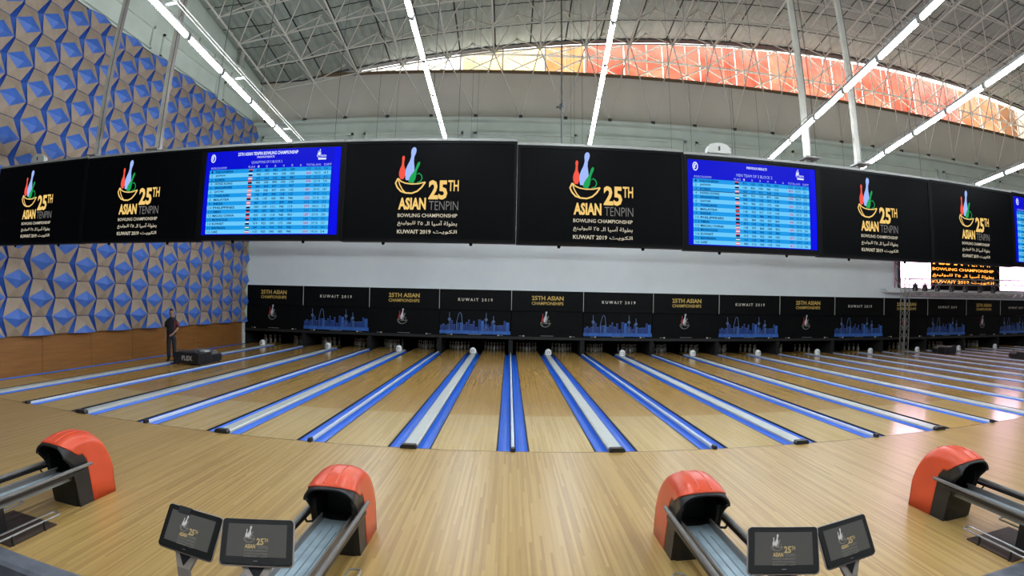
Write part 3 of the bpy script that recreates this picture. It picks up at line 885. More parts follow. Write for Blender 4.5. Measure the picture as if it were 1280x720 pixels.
for i, kd in enumerate(KIND):
    xa, xb = BND[i] * P + 0.003, BND[i + 1] * P - 0.003
    z0, z1 = ZB[i], ZT[i]
    lab = ('black overhead display with event emblem, %s from the tiled wall' if kd == 'logo' else 'overhead display with blue score table, %s from the tiled wall') % ORD[i]
    t = thing('overhead_display', lab, 'display', ((xa + xb) / 2, YM, z0), 0, 'overhead displays hung across the lanes')
    W = xb - xa; H = z1 - z0
    c = MB(); c.bevbox((-W / 2, 0.0, 0.0), (W / 2, 0.22, H), 0.012); c.build('casing', M_case, t)
    b_ = MB()
    fw = 0.05
    fr = lambda e, y: [(-W / 2 + e, y, e), (W / 2 - e, y, e), (W / 2 - e, y, H - e), (-W / 2 + e, y, H - e)]
    b_.add(fr(0, 0) + fr(0, -0.018) + fr(fw, -0.018) + fr(fw, 0), [(4 * r_ + k, 4 * r_ + (k + 1) % 4, 4 * r_ + 4 + (k + 1) % 4, 4 * r_ + 4 + k) for r_ in range(3) for k in range(4)])
    b_.build('bezel', M_case, t)
    cap_ = MB(); cap_.box((-W / 2, -0.02, H), (W / 2, 0.16, H + 0.045)); cap_.build('top_rail', mat('rail_paint', (0.27, 0.27, 0.26), 0.5), t)
    if kd == 'logo':
        s_ = MB(); s_.quad(-W / 2 + fw, W / 2 - fw, fw, H - fw, -0.004); s_.build('display', M_screen, t)
        S = 1.07
        off = 0.0 if i in (3, 4) else (0.02 if i < 3 else -0.02)
        for nm_, me_ in LOGO:
            lp = link(nm_, me_, t, (off + 0.02, 0, H * 0.51))
            if i >= 6: lp.scale = (0.92, 1, 0.96)
    else:
        bn += 1
        score_table(t, -W / 2 + 0.07, W / 2 - 0.06, 0.10, H - 0.09, -0.006, '25TH ASIAN TENPIN BOWLING CHAMPIONSHIP' if bn == 1 else '', 'PREVIOUS RESULTS' if bn == 1 else 'PREVIOUS RESULTS', 'QUALIFYING OF 5 BLOCK 2' if bn == 1 else 'MEN TEAM OF 5 BLOCK 2')
    # two small pendant bolts under the casing
    for u in (-W / 4, W / 4):
        pb = MB(); pb.lathe([(0.02, -0.05), (0.03, -0.03), (0.03, 0.0)], 8, 0, (u, 0.1, 0)); pb.build('mounting_bolt', M_case, t)
# hanger posts, rods and small boxes on the display row
for i, (x_, lab) in enumerate(((-9.33, 'outer of the two pale hanger posts in front of the tiled wall'), (-7.54, 'inner of the two pale hanger posts in front of the tiled wall'), (5.83, 'pale hanger post over the far score display, nearer the tiled wall of two'), (7.11, 'pale hanger post over the far score display, farther from the tiled wall of two'))):
    t = thing('hanger_post', lab, 'post', (x_, YM + 0.30, 5.3))
    q = MB(); q.box((-0.07, -0.05, 0.0), (0.035, 0.05, zroof(x_, YM) - 5.3)); q.build('post', mat('post_paint', (0.46, 0.44, 0.39), 0.5), t)
    q = MB(); q.box((0.035, -0.055, 0.0), (0.06, 0.055, zroof(x_, YM) - 5.3)); q.build('shadow_channel', M_rail, t)  # narrow dark channel along one side of the post
    q = MB(); q.box((-0.16, -0.28, 0.03), (0.16, 0.09, 0.06)); q.build('foot_plate', M_rail, t)
for x_, lab, r in ((0.79, 'thin dark hanging rod with a clamp above the middle displays', 0.016), (-6.17, 'thin dark wire hanging to the score display nearer the tiled wall', 0.008)):
    t = thing('hanging_rod', lab, 'rod', (x_, YM + 0.26, 5.25))
    q = MB(); q.tube((0, 0, 0), (0, 0, zroof(x_, YM) - 5.25), r, 6); q.build('rod', M_seam, t)
    if r > 0.01:
        q = MB(); q.lathe([(0.02, 0.72), (0.05, 0.75), (0.05, 0.83), (0.02, 0.86)], 8); q.box((-0.1, -0.02, 0.76), (0, 0.02, 0.79)); q.build('clamp', M_seam, t)
for x_, z_, lab in ((3.75, 5.236, 'small grey round topped box on the score display farther from the tiled wall'), (-11.14, 5.318, 'small grey round topped box on the display nearest the tiled wall')):
    q = MB(); q.prism([(-0.24, 0), (0.24, 0), (0.24, 0.06)] + [(0.24 * math.cos(PI * k / 8), 0.06 + 0.15 * math.sin(PI * k / 8)) for k in range(1, 8)] + [(-0.24, 0.06)], YM + 0.02, YM + 0.16, axis='Y')
    t = thing('junction_box', lab, 'box', (x_, 0, z_)); q.build('housing', M_grey, t)
    q = MB(); q.box((-0.012, YM, 0.05), (0.012, YM + 0.02, 0.13)); q.build('latch', M_seam, t)

# ------------------------------------------------------------------ masking units over the pins
M_skyA = mat('skyline_blue', (0.010, 0.045, 0.22), 0.5, vary=0.3, scale=3)
M_skyB = mat('skyline_bright_blue', (0.03, 0.13, 0.48), 0.5, vary=0.3, scale=4)
M_skyC = mat('skyline_outline', (0.10, 0.16, 0.32), 0.5)
M_printred = mat('print_red', (0.45, 0.03, 0.03), 0.5)
M_printblue = mat('print_pale', (0.62, 0.66, 0.72), 0.5)
M_printgreen = mat('print_grey', (0.25, 0.25, 0.24), 0.5)
YK = 18.2
uA = MB(); uA.bevbox((-P / 2 + 0.015, -0.08, 1.98), (P / 2 - 0.015, 0.0, 2.93), 0.008); UA = uA.mesh('upper_board', [M_soft])
uB = MB(); uB.bevbox((-P / 2 + 0.01, -0.03, 0.79), (P / 2 - 0.01, 0.02, 1.97), 0.008); UB = uB.mesh('lower_board', [M_soft])
uC = MB(); uC.box((-P / 2 - 0.012, -0.09, 2.0), (-P / 2 + 0.012, -0.06, 2.93)); UC = uC.mesh('edge_trim', [M_grey])
UD = []
for u in (-0.62, 0.62):
    uD = MB(); uD.lathe([(0.012, 0), (0.04, 0.006), (0.04, 0.04), (0.02, 0.05)], 8, 0, (u * P / 2 * 1.05, -0.05, 0.80)); UD.append(('trim_light', uD.mesh('trim_light', [M_ivory])))
    uD = MB(); uD.box((u * P / 2 * 1.05 + (0.07 if u > 0 else -0.22), -0.036, 0.815), (u * P / 2 * 1.05 + (0.22 if u > 0 else -0.07), -0.031, 0.835)); UD.append(('trim_plate', uD.mesh('trim_plate', [M_printgreen])))
uD = MB(); uD.box((-0.3, -0.036, 0.83), (0.3, -0.031, 0.85)); UD.append(('trim_plate', uD.mesh('trim_plate', [M_printgreen])))
uE = MB(); uE.box((-P / 2, -0.02, 0.66), (P / 2, 0.3, 0.79)); UE = uE.mesh('lower_rail', [M_black])
asian = MB(); asian.text('25TH ASIAN', -0.74, 0.74, 2.50, 2.70, -0.086, 0, 0.03); asian.text('CHAMPIONSHIPS', -0.74, 0.74, 2.28, 2.43, -0.086, 0, 0.02); AS = asian.mesh('gold_lettering', [M_gold])
kw = MB(); kw.text('K U W A I T   2 0 1 9', -0.80, 0.80, 2.39, 2.53, -0.086, 0, 0.02); KW = kw.mesh('ivory_lettering', [M_ivory])
em = MB(); emblem(em, 0.95, 0.22, 1.32, -0.036, (0, 1, 2, 2)); EMB = em.mesh('event_emblem', [M_printred, M_printblue, M_printgreen])
def skyline():
    q = MB(); r_ = random.Random(4)
    q.quad(-P / 2 + 0.03, P / 2 - 0.03, 0.86, 1.02, -0.033, 1)
    x_ = -P / 2 + 0.05
    while x_ < P / 2 - 0.1:
        w_ = r_.uniform(0.07, 0.16); h_ = r_.uniform(0.18, 0.52)
        w_ = min(w_, P / 2 - 0.05 - x_)
        q.quad(x_, x_ + w_, 1.02, 1.02 + h_, -0.033 - r_.random() * 0.002, r_.choice((0, 0, 1)))
        if r_.random() < 0.5: q.stroke([(x_, 1.02 + h_), (x_ + w_, 1.02 + h_)], 0.02, -0.036, 2)
        x_ += w_ + r_.uniform(0.0, 0.03)
    # slim towers with balls, a needle tower and an arched tower
    for tx, th in ((-1.2, 1.85), (0.52, 1.86), (0.86, 1.72)):
        q.stroke([(tx, 1.02), (tx, th)], 0.03, -0.037, 2)
        cz = 1.02 + (th - 1.02) * 0.62
        q.poly2([(tx + 0.075 * math.cos(2 * PI * k / 10), cz + 0.075 * math.sin(2 * PI * k / 10)) for k in range(10)], -0.038, 2)
    q.stroke([(-0.86, 1.02), (-0.85, 1.45), (-0.76, 1.80), (-0.70, 1.86), (-0.64, 1.78), (-0.60, 1.45), (-0.60, 1.02)], 0.03, -0.037, 2)
    q.stroke([(0.42, 1.05), (0.52, 1.25), (0.66, 1.05)], 0.03, -0.037, 2)
    return q.mesh('skyline_print', [M_skyA, M_skyB, M_skyC])
SKY = skyline()
for k in range(-4, 10):
    i = k + 4
    a25 = k % 2 == 0
    lab = ('%s black masking unit from the tiled wall, printed %s' % (ORD[i], 'with gold lettering and the pin emblem' if a25 else 'with a blue city skyline'))
    t = thing('masking_unit', lab, 'masking unit', ((k + 0.5) * P, YK, 0), 0, 'black masking units over the pins')
    if k == -4:
        t.location.x += 0.085; t.scale.x = 0.945
    for nm, me in (('upper_board', UA), ('lower_board', UB), ('edge_trim', UC), ('lower_rail', UE), *UD): link(nm, me, t)
    if a25: link('gold_lettering', AS, t)['kind'] = 'stuff'; link('event_emblem', EMB, t)['kind'] = 'stuff'
    else: link('ivory_lettering', KW, t)['kind'] = 'stuff'; link('skyline_print', SKY, t)['kind'] = 'stuff'
mb = MB(); mb.box((WL, 18.1, 2.93), (XR, YB, 2.99))
struct(mb.build('trim_7', M_white), 'thin white ledge along the top of the masking row', 'trim')
# side kickbacks between the lane pairs in the pit
for k in range(-4, 11):
    x_ = k * P
    if x_ > XR - 2: break
    mb = MB(); mb.box((max(x_ - 0.1, WL), 18.25, -0.14), (x_ + 0.1, 21.6, 0.9))
    struct(mb.build('partition', M_dark), '%s black kickback partition in the pin pit from the left' % ORD[k + 4], 'partition')

# ------------------------------------------------------------------ ball returns
def hood_z(y):   # crown of the hood, y local: nose (near, -) to back (+)
    pts = [(-0.48, 0.725), (-0.38, 0.765), (-0.25, 0.80), (-0.08, 0.81), (0.08, 0.795), (0.22, 0.745), (0.33, 0.66), (0.40, 0.55), (0.44, 0.44)]
    for (a, za), (b, zb) in zip(pts, pts[1:]):
        if y <= b: return za + (zb - za) * (y - a) / (b - a)
    return pts[-1][1]
def ball_return(x_, lab):
    t = thing('ball_return', lab, 'ball return', (x_, -3.95, 0), 0, 'red hooded ball returns on the approach')
    hw, rr = 0.225, 0.155
    ys = [-0.445, -0.42, -0.40, -0.36, -0.32, -0.28, -0.24, -0.20, -0.12, -0.05, 0.0, 0.08, 0.16, 0.24, 0.30, 0.36, 0.40, 0.43, 0.44]
    def low(y):   # lower edge of the red shell on the flank
        if y < -0.20: return 0.585 + 0.150 * (-0.20 - y) / 0.245
        if y < -0.05: return 0.585
        if y < 0.0: return 0.50
        return 0.0
    def under(y):  # under side of the black nose
        pts = [(-0.49, 0.665), (-0.465, 0.615), (-0.42, 0.575), (-0.37, 0.53), (-0.32, 0.47), (-0.29, 0.30), (-0.27, 0.0), (9, 0.0)]
        for (a, za), (b, zb) in zip(pts, pts[1:]):
            if y <= b: return za + (zb - za) * (y - a) / (b - a)
    def section(y, inner=0.0, edge=None):
        zc = hood_z(y) - inner; h_ = hw - inner
        lo = (edge or low)(y)
        flare = 0.02 * max(0, (-y - 0.2)) / 0.26
        h_ += flare
        arc = []
        for k in range(9):
            a_ = PI / 2 * k / 8
            arc.append((h_ - rr + rr * math.cos(a_), zc - rr * 0.86 + rr * 0.86 * math.sin(a_)))
        zs = arc[0][1]
        side = [(h_, lo + (zs - lo) * k / 3) for k in range(3)] if lo < zs else []
        if lo >= zs:
            a0 = math.asin(min(0.985, (lo - zs) / (rr * 0.86)))
            side = []
            arc = [(h_ - rr + rr * math.cos(q_), zs + rr * 0.86 * math.sin(q_)) for q_ in [a0 + (PI / 2 - a0) * k / 11 for k in range(12)]]
        half = side + arc
        full = [(a_, b_) for a_, b_ in half] + [(0.0, zc + 0.004)] + [(-a_, b_) for a_, b_ in half[::-1]]
        return full
    q = MB(); secs = [section(y) for y in ys]; n = len(secs[0])
    v = [(a_, y, b_) for y, s_ in zip(ys, secs) for a_, b_ in s_]
    f = [(j * n + i, (j + 1) * n + i, (j + 1) * n + i + 1, j * n + i + 1) for j in range(len(ys) - 1) for i in range(n - 1)]
    bk = [(a_, 0.44, b_) for a_, b_ in secs[-1]]
    q.add(v, f); q.add(bk, [tuple(range(n))])
    h = q.build('hood', M_red, t, True)
    md = h.modifiers.new('thickness', 'SOLIDIFY'); md.thickness = 0.014; md.offset = -1
    # crease along the crown
    for e_ in (-0.055, 0.055):
        q = MB(); q.path([(e_, y, hood_z(y) + 0.001) for y in (-0.41, -0.3, -0.15, 0.0, 0.12, 0.22)], 0.009, 6); q.build('crown_rib', M_red, t, True)
    # black nose cowl, lower cheeks and mouth lining
    q = MB()
    yn = [-0.46, -0.45, -0.435, -0.41, -0.37, -0.33, -0.29, -0.25, -0.18]
    cs = [section(y, 0.008, under if y < -0.30 else (lambda z: 0.45)) for y in yn]
    m_ = len(cs[0])
    q.add([(a_, y, b_) for y, c_ in zip(yn, cs) for a_, b_ in c_], [(j * m_ + i, (j + 1) * m_ + i, (j + 1) * m_ + i + 1, j * m_ + i + 1) for j in range(len(yn) - 1) for i in range(m_ - 1)])
    nb = q.build('nose_cowl', M_black, t, True)
    md = nb.modifiers.new('thickness', 'SOLIDIFY'); md.thickness = 0.02; md.offset = -1
    q = MB(); lip = [(a_, -0.46, b_ - 0.006) for a_, b_ in section(-0.46, 0.014, under)]
    for s2 in (1, -1):
        pass
    edge_l = [(-(hw - 0.012), y, under(y)) for y in (-0.29, -0.32, -0.37, -0.42, -0.45)]
    edge_r = [(hw - 0.012, y, under(y)) for y in (-0.29, -0.32, -0.37, -0.42, -0.45)]
    q.path(edge_r + lip + edge_l[::-1], 0.014, 6); q.build('mouth_lip', M_black, t, True)
    prof = [(-0.315, 0.46), (-0.30, 0.40), (-0.285, 0.2), (-0.265, 0.0), (0.005, 0.0), (0.02, 0.30), (0.03, 0.48), (0.012, 0.555), (-0.04, 0.585), (-0.20, 0.59), (-0.30, 0.56)]
    for s_ in (-1, 1):
        q = MB(); q.prism(prof, s_ * (hw - 0.055), s_ * (hw - 0.003)); q.build('side_cheek', M_black, t)
    q = MB()
    q.box((-hw + 0.05, 0.05, 0.0), (hw - 0.05, 0.08, 0.74)); q.box((-hw + 0.05, -0.285, 0.0), (hw - 0.05, -0.255, 0.30))
    q.box((-hw + 0.05, -0.27, 0.29), (hw - 0.05, 0.06, 0.32))
    q.build('mouth_lining', M_black, t)
    q = MB(); q.tube((0.03, 0.045, 0.52), (0.03, 0.03, 0.68), 0.012, 6); q.tube((-0.04, 0.045, 0.55), (-0.04, 0.035, 0.60), 0.014, 6); q.build('lift_roller', M_rail, t)
    # rack in front of the mouth
    ye = -2.15
    for s_ in (-1, 1):
        q = MB(); q.path([(s_ * 0.245, 0.0, 0.455), (s_ * 0.255, -0.1, 0.46), (s_ * 0.255, -1.2, 0.448), (s_ * 0.255, ye, 0.44)], 0.022, 8); q.build('hand_rail', M_rail, t, True)
        q = MB(); q.box((s_ * 0.255 - 0.014, ye, 0.395), (s_ * 0.255 + 0.014, -0.15, 0.43)); q.build('rail_bar', M_black, t)
        q = MB(); q.path([(s_ * 0.255, -0.42, 0.41), (s_ * 0.24, -0.40, 0.36), (s_ * 0.20, -0.34, 0.345)], 0.013, 6); q.build('rail_bracket', M_black, t)
        q = MB(); q.path([(s_ * 0.145, -0.22, 0.385), (s_ * 0.145, -0.5, 0.385), (s_ * 0.145, ye, 0.375)], 0.013, 6); q.box((s_ * 0.145 - 0.012, ye, 0.33), (s_ * 0.145 + 0.012, -0.25, 0.375)); q.build('ball_guide', M_rail, t)
    q = MB(); q.prism([(-0.135, 0.335), (-0.06, 0.322), (0.06, 0.322), (0.135, 0.335), (0.135, 0.30), (-0.135, 0.30)], ye, -0.2, axis='Y'); q.build('ball_tray', M_tray, t)
    for u in (-0.07, 0.0, 0.07):
        q = MB(); q.box((u - 0.004, ye + 0.1, 0.323), (u + 0.004, -0.35 - abs(u) * 2, 0.328))
        q.build('tray_ridge', mat('tray_ridge', (0.16, 0.20, 0.23), 0.4), t)
    q = MB(); q.box((-0.36, -1.60, 0.0), (0.36, -0.86, 0.015)); q.build('base_plate', M_brown, t)
    q = MB(); q.box((-0.06, -1.55, 0.015), (0.06, -1.35, 0.31)); q.build('rack_leg', M_black, t)
    for s_ in (-1, 1):
        q = MB()
        cx_ = s_ * 0.30
        loop = [(cx_ - 0.055, ye + 0.25, 0.10), (cx_ - 0.055, -0.80, 0.10)] + [(cx_ + 0.055 * math.cos(PI - PI * k / 6), -0.80 + 0.05 * math.sin(PI * k / 6), 0.10) for k in range(1, 6)] + [(cx_ + 0.055, -0.80, 0.10), (cx_ + 0.055, ye + 0.25, 0.10)]
        q.path(loop, 0.010, 6); q.build('wire_loop', M_steel, t, True)
        q = MB(); q.lathe([(0.018, 0), (0.018, 0.10)], 8, 0, (cx_ + s_ * 0.055, -1.05, 0)); q.lathe([(0.018, 0), (0.018, 0.10)], 8, 0, (cx_ + s_ * 0.055, -1.55, 0)); q.build('loop_foot', M_black, t)
    return t
ball_return(-5.01, 'red hooded ball return nearest the tiled wall, standing by itself')
ball_return(-1.66, 'red hooded ball return second from the tiled wall, behind a pair of tablets')
ball_return(1.67, 'red hooded ball return third from the tiled wall, behind a pair of tablets')
ball_return(5.02, 'red hooded ball return farthest from the tiled wall, with a pinkish sheen beside it')

# ------------------------------------------------------------------ touch consoles in front
M_tabscreen = mat('tablet_glass', (0.03, 0.029, 0.028), 0.06, vary=0.1, emit=0.09, ecol=(0.5, 0.48, 0.44))
M_bezel = mat('tablet_bezel', (0.008, 0.0075, 0.0075), 0.5, spec=0.2)
def rounded(w_, h_, r, n=4):
    pts = []
    for cx_, cz_, a0 in ((w_ / 2 - r, h_ / 2 - r, 0), (-w_ / 2 + r, h_ / 2 - r, PI / 2), (-w_ / 2 + r, -h_ / 2 + r, PI), (w_ / 2 - r, -h_ / 2 + r, 1.5 * PI)):
        pts += [(cx_ + r * math.cos(a0 + PI / 2 * k / n), cz_ + r * math.sin(a0 + PI / 2 * k / n)) for k in range(n + 1)]
    return pts
def console(lab, base, tabs):
    t = thing('touch_console', lab, 'console', base)
    B = Vector(base)
    q = MB(); q.bevbox((-0.50, -0.12, 0.0), (0.50, 0.42, 0.03), 0.02); q.build('base_plate', M_bracket, t)
    for loc, yaw, tilt, roll, clip_ in tabs:
        M = Matrix.Translation(Vector(loc) - B) @ Matrix.Rotation(yaw, 4, 'Z') @ Matrix.Rotation(tilt, 4, 'X') @ Matrix.Rotation(roll, 4, 'Y')
        w_, h_ = 0.42, 0.29
        q = MB(); q.prism(rounded(w_, h_, 0.02), 0.0, 0.032, axis='Y')
        tb = q.build('tablet', M_bezel, t); tb.matrix_local = M
        q = MB(); pts = rounded(w_ + 0.006, h_ + 0.006, 0.022); q.path([(a_, 0.016, b_) for a_, b_ in pts + pts[:1]], 0.006, 5); q.build('edge_highlight', M_bracket, tb)  # paler rim imitates the highlight along the tablet's edge
        q = MB(); q.quad(-0.175, 0.175, -0.098, 0.112, -0.0015); q.build('screen', M_tabscreen, tb)
        q = MB(); emblem(q, 0.135, 0.0, 0.0, -0.003, (0, 0, 1, 1)); wordmark(q, 0.135, 0.0, 0.0, -0.003, 2, 1, 1)
        q.build('screen_print', [glow('dim_white', (0.8, 0.8, 0.8), 0.55), glow('dim_grey', (0.5, 0.48, 0.42), 0.35), glow('dim_gold', (0.8, 0.62, 0.30), 0.45)], tb)['kind'] = 'stuff'
        q = MB(); q.lathe([(0.004, 0), (0.006, 0.001)], 8); q.box((-0.012, -0.003, -0.126), (0.012, 0.0, -0.122)); q.build('power_mark', M_rail, tb)
        if clip_:
            q = MB(); q.box((-0.125, -0.006, 0.10), (-0.03, 0.036, 0.15)); q.build('camera_clip', M_black, tb)
        # flared bracket from the lower back edge of the tablet down to its own column
        e1 = M @ Vector((-0.095, 0.03, -0.12)); e2 = M @ Vector((0.095, 0.03, -0.12))
        f1 = M @ Vector((-0.05, 0.05, -0.24)); f2 = M @ Vector((0.05, 0.05, -0.24))
        g = (f1 + f2) / 2; g.z = 0.55; g.y -= 0.03
        g1, g2 = g + Vector((-0.04, 0, 0)), g + Vector((0.04, 0, 0))
        q = MB()
        th = (M.to_3x3() @ Vector((0, 0.022, 0)))
        for (a1, a2, b1, b2) in ((e1, e2, f1, f2), (f1, f2, g1, g2)):
            va = [a1, a2, b2, b1]; vb = [z_ + th for z_ in va]
            q.add(va + vb, [(0, 1, 2, 3), (7, 6, 5, 4), (0, 4, 5, 1), (1, 5, 6, 2), (2, 6, 7, 3), (3, 7, 4, 0)])
        q.build('bracket', M_bracket, t)
        q = MB(); q.tube((g.x, g.y + 0.02, 0.02), (g.x, g.y + 0.02, 0.62), 0.045, 10); q.build('column', M_bracket, t, True)
        q = MB(); c_ = (e1 + e2) / 2; d_ = (f1 + f2) / 2
        nn_ = M.to_3x3() @ Vector((0, -0.004, 0))
        q.add([c_ + (e1 - c_) * 0.5 + (d_ - c_) * 0.25 + nn_, c_ + (e2 - c_) * 0.5 + (d_ - c_) * 0.25 + nn_, d_ + (c_ - d_) * 0.1 + nn_], [(0, 1, 2)]); q.build('bracket_slot', M_dark, t)
    return t
console('pair of black touch tablets before the ball return second from the tiled wall', (-1.80, -6.42, -0.22),
        [((-1.4933, -6.3239, 1.0182), 0.2194, -0.8491, -0.0158, False), ((-2.0771, -6.1140, 0.9090), -0.0598, -0.6258, 0.0770, True)])
console('pair of black touch tablets before the ball return third from the tiled wall', (1.82, -6.42, -0.22),
        [((1.4784, -6.3352, 1.0119), -0.2738, -0.7922, 0.0023, False), ((2.1188, -6.0553, 0.8745), 0.0929, -0.6159, -0.0841, False)])

# ------------------------------------------------------------------ lane machine and the man beside it
def lane_machine(name, loc, rz, lab, word, L_=1.75, W_=1.02, H_=0.42):
    t = thing(name, lab, 'lane machine', loc, rz)
    q = MB(); q.bevbox((-W_ / 2, 0.0, 0.05), (W_ / 2, L_ * 0.55, H_), 0.03); q.build('front_housing', M_black, t)
    q = MB(); q.bevbox((-W_ / 2 + 0.01, L_ * 0.56, 0.05), (W_ / 2 - 0.01, L_, H_ * 0.72), 0.03); q.build('rear_housing', M_black, t)
    q = MB(); q.prism([(L_ * 0.60 + (L_ * 0.34) * k / 8, H_ * 0.70 + 0.16 * math.sin(PI * k / 8)) for k in range(9)], -W_ / 2 + 0.1, W_ / 2 - 0.1); q.build('reel_cover', M_rail, t, True)
    q = MB(); q.bevbox((W_ / 2 - 0.28, L_ * 0.30, H_), (W_ / 2 - 0.04, L_ * 0.5, H_ + 0.05), 0.01); q.build('control_pad', M_grey, t)
    q = MB(); q.path([(-W_ / 2 + 0.1, 0.03, H_ - 0.02), (-W_ / 2 + 0.1, -0.05, H_ + 0.08), (W_ / 2 - 0.1, -0.05, H_ + 0.08), (W_ / 2 - 0.1, 0.03, H_ - 0.02)], 0.015, 6); q.build('handle', M_rail, t, True)
    for (a_, b_) in ((-1, 0.15), (1, 0.15), (-1, L_ - 0.2), (1, L_ - 0.2)):
        q = MB(); q.tube((a_ * (W_ / 2 - 0.06) - 0.03, b_, 0.06), (a_ * (W_ / 2 - 0.06) + 0.03, b_, 0.06), 0.06, 10); q.build('wheel', M_dark, t)
    if word:
        q = MB(); q.text(word, -0.20, 0.24, 0.15, 0.31, -0.004, 0, 0.04); q.build('lettering', M_grey, t)
    return t
lane_machine('lane_machine', (-10.90, 8.45, 0.0), 0.0, 'black low lane oiling machine marked FLEX on the second lane from the tiled wall', 'FLEX')
lane_machine('lane_machine', (22.95, 15.3, 0.0), 0.0, 'black lane machine without lettering, standing just beyond the lattice tower', None, 1.2, 0.9, 0.36)
lane_machine('lane_machine', (24.55, 10.6, 0.0), 0.0, 'dark lane machine cut by the right edge of the view', None, 1.3, 0.9, 0.36)

M_skin = mat('skin', (0.36, 0.20, 0.13), 0.5, vary=0.06)
M_shirt = mat('black_shirt', (0.014, 0.014, 0.018), 0.8, vary=0.2)
M_shirtred = mat('dark_red_sleeve', (0.17, 0.02, 0.025), 0.8, vary=0.2)
M_trouser = mat('charcoal_trousers', (0.022, 0.023, 0.03), 0.85, vary=0.2)
M_hair = mat('black_hair', (0.010, 0.009, 0.008), 0.6, vary=0.2)
M_shoe = mat('black_shoe', (0.012, 0.011, 0.011), 0.4)
def skin_obj(name, nodes, edges, root, m, parent, sub=2):
    """nodes: name -> (x, y, z, rx, ry)"""
    bm = bmesh.new()
    lay = bm.verts.layers.skin.verify()
    idx = {}
    for k, (x_, y_, z_, rx, ry) in nodes.items():
        v_ = bm.verts.new((x_, y_, z_)); idx[k] = v_
        v_[lay].radius = (rx, ry); v_[lay].use_root = (k == root)
    for a_, b_ in edges:
        bm.edges.new((idx[a_], idx[b_]))
    me = bpy.data.meshes.new(name); bm.to_mesh(me); bm.free()
    me.materials.append(m)
    o_ = link(name, me, parent)
    s_ = o_.modifiers.new('skin', 'SKIN'); s_.use_smooth_shade = True; s_.branch_smoothing = 0.4
    u_ = o_.modifiers.new('subdivision', 'SUBSURF'); u_.levels = sub; u_.render_levels = sub
    return o_
def person():
    t = thing('person', 'man in a black and dark red shirt and dark trousers standing beside the lane machine', 'person', (-11.72, 8.75, 0.043), 0.3)
    N = dict(pelvis=(0, 0, .97, .15, .115), waist=(0, 0, 1.10, .145, .105), chest=(0, .01, 1.30, .165, .115), top=(0, .01, 1.42, .10, .08), neck0=(0, 0, 1.50, .058, .058), neck1=(0, -.012, 1.555, .050, .050),
             jaw=(0, -.03, 1.615, .078, .090), face=(0, -.02, 1.68, .094, .110), skull=(0, -.005, 1.745, .092, .108), crown=(0, .0, 1.79, .055, .07))
    Eg = [('pelvis', 'waist'), ('waist', 'chest'), ('chest', 'top'), ('top', 'neck0'), ('neck0', 'neck1'), ('neck1', 'jaw'), ('jaw', 'face'), ('face', 'skull'), ('skull', 'crown')]
    legs = {}
    for s_, n_ in ((-1, 'r'), (1, 'l')):
        N['hip' + n_] = (s_ * .095, 0, .88, .095, .10); N['thigh' + n_] = (s_ * .10, 0, .70, .08, .085); N['knee' + n_] = (s_ * .105, -.015, .49, .058, .062)
        N['calf' + n_] = (s_ * .11, .015, .34, .055, .06); N['ankle' + n_] = (s_ * .115, .02, .10, .038, .042); N['heel' + n_] = (s_ * .118, .02, .045, .04, .04); N['toe' + n_] = (s_ * .135, -.15, .035, .04, .03)
        Eg += [('pelvis', 'hip' + n_), ('hip' + n_, 'thigh' + n_), ('thigh' + n_, 'knee' + n_), ('knee' + n_, 'calf' + n_), ('calf' + n_, 'ankle' + n_), ('ankle' + n_, 'heel' + n_), ('heel' + n_, 'toe' + n_)]
    arms = {'r': [(-.165, .01, 1.40, .050), (-.208, .02, 1.28, .050), (-.218, .03, 1.14, .041), (-.222, -.01, 1.02, .040), (-.225, -.05, .89, .029), (-.225, -.065, .84, .035), (-.223, -.075, .80, .035)],
            'l': [(.165, .01, 1.40, .050), (.215, .02, 1.28, .050), (.230, .03, 1.15, .041), (.190, -.09, 1.07, .040), (.125, -.18, .99, .029), (.095, -.215, .965, .035), (.068, -.24, .945, .035)]}
    for n_, pts in arms.items():
        prev = 'top'
        for i, (x_, y_, z_, r) in enumerate(pts):
            nm = 'arm%s%d' % (n_, i)
            flat = 0.55 if i >= 5 else 1.0
            N[nm] = (x_, y_, z_, r * (flat if n_ == 'r' else 1.0), r * (1.0 if n_ == 'r' else flat)); Eg.append((prev, nm)); prev = nm
        a_, b_ = Vector(pts[5][:3]), Vector(pts[6][:3])
        d = (b_ - a_).normalized()
        side = Vector((0, 1, 0)) if n_ == 'r' else Vector((0.3, 0.2, 0.9)).normalized()
        side = (side - d * side.dot(d)).normalized()
        for q_, (o_, ln) in enumerate(((-.027, .062), (-.009, .075), (.009, .070), (.027, .055))):
            k1 = b_ + side * o_ + d * 0.022; k2 = k1 + d * ln * 0.5 + Vector((0, -.006, 0)); k3 = k1 + d * ln + Vector((0, .004 if n_ == 'r' else -.012, -.008))
            for j, kk in enumerate((k1, k2, k3)):
                N['f%s%d%d' % (n_, q_, j)] = (*kk, .0085 - .001 * j, .0085 - .001 * j)
            Eg += [(prev, 'f%s%d0' % (n_, q_)), ('f%s%d0' % (n_, q_), 'f%s%d1' % (n_, q_)), ('f%s%d1' % (n_, q_), 'f%s%d2' % (n_, q_))]
        th1 = a_ - side * .034 + d * .01; th2 = th1 - side * .022 + d * .03; th3 = th2 + d * .03
        for j, kk in enumerate((th1, th2, th3)): N['t%s%d' % (n_, j)] = (*kk, .011 - .0015 * j, .011 - .0015 * j)
        Eg += [('arm%s5' % n_, 't%s0' % n_), ('t%s0' % n_, 't%s1' % n_), ('t%s1' % n_, 't%s2' % n_)]
    body = skin_obj('body', N, Eg, 'pelvis', M_skin, t)
    # face
    q = MB()
    for s_ in (-1, 1): q.lathe([(0.002, -0.008), (0.011, -0.003), (0.011, 0.003), (0.002, 0.008)], 8, 0, (s_ * .031, -.108, 1.695))
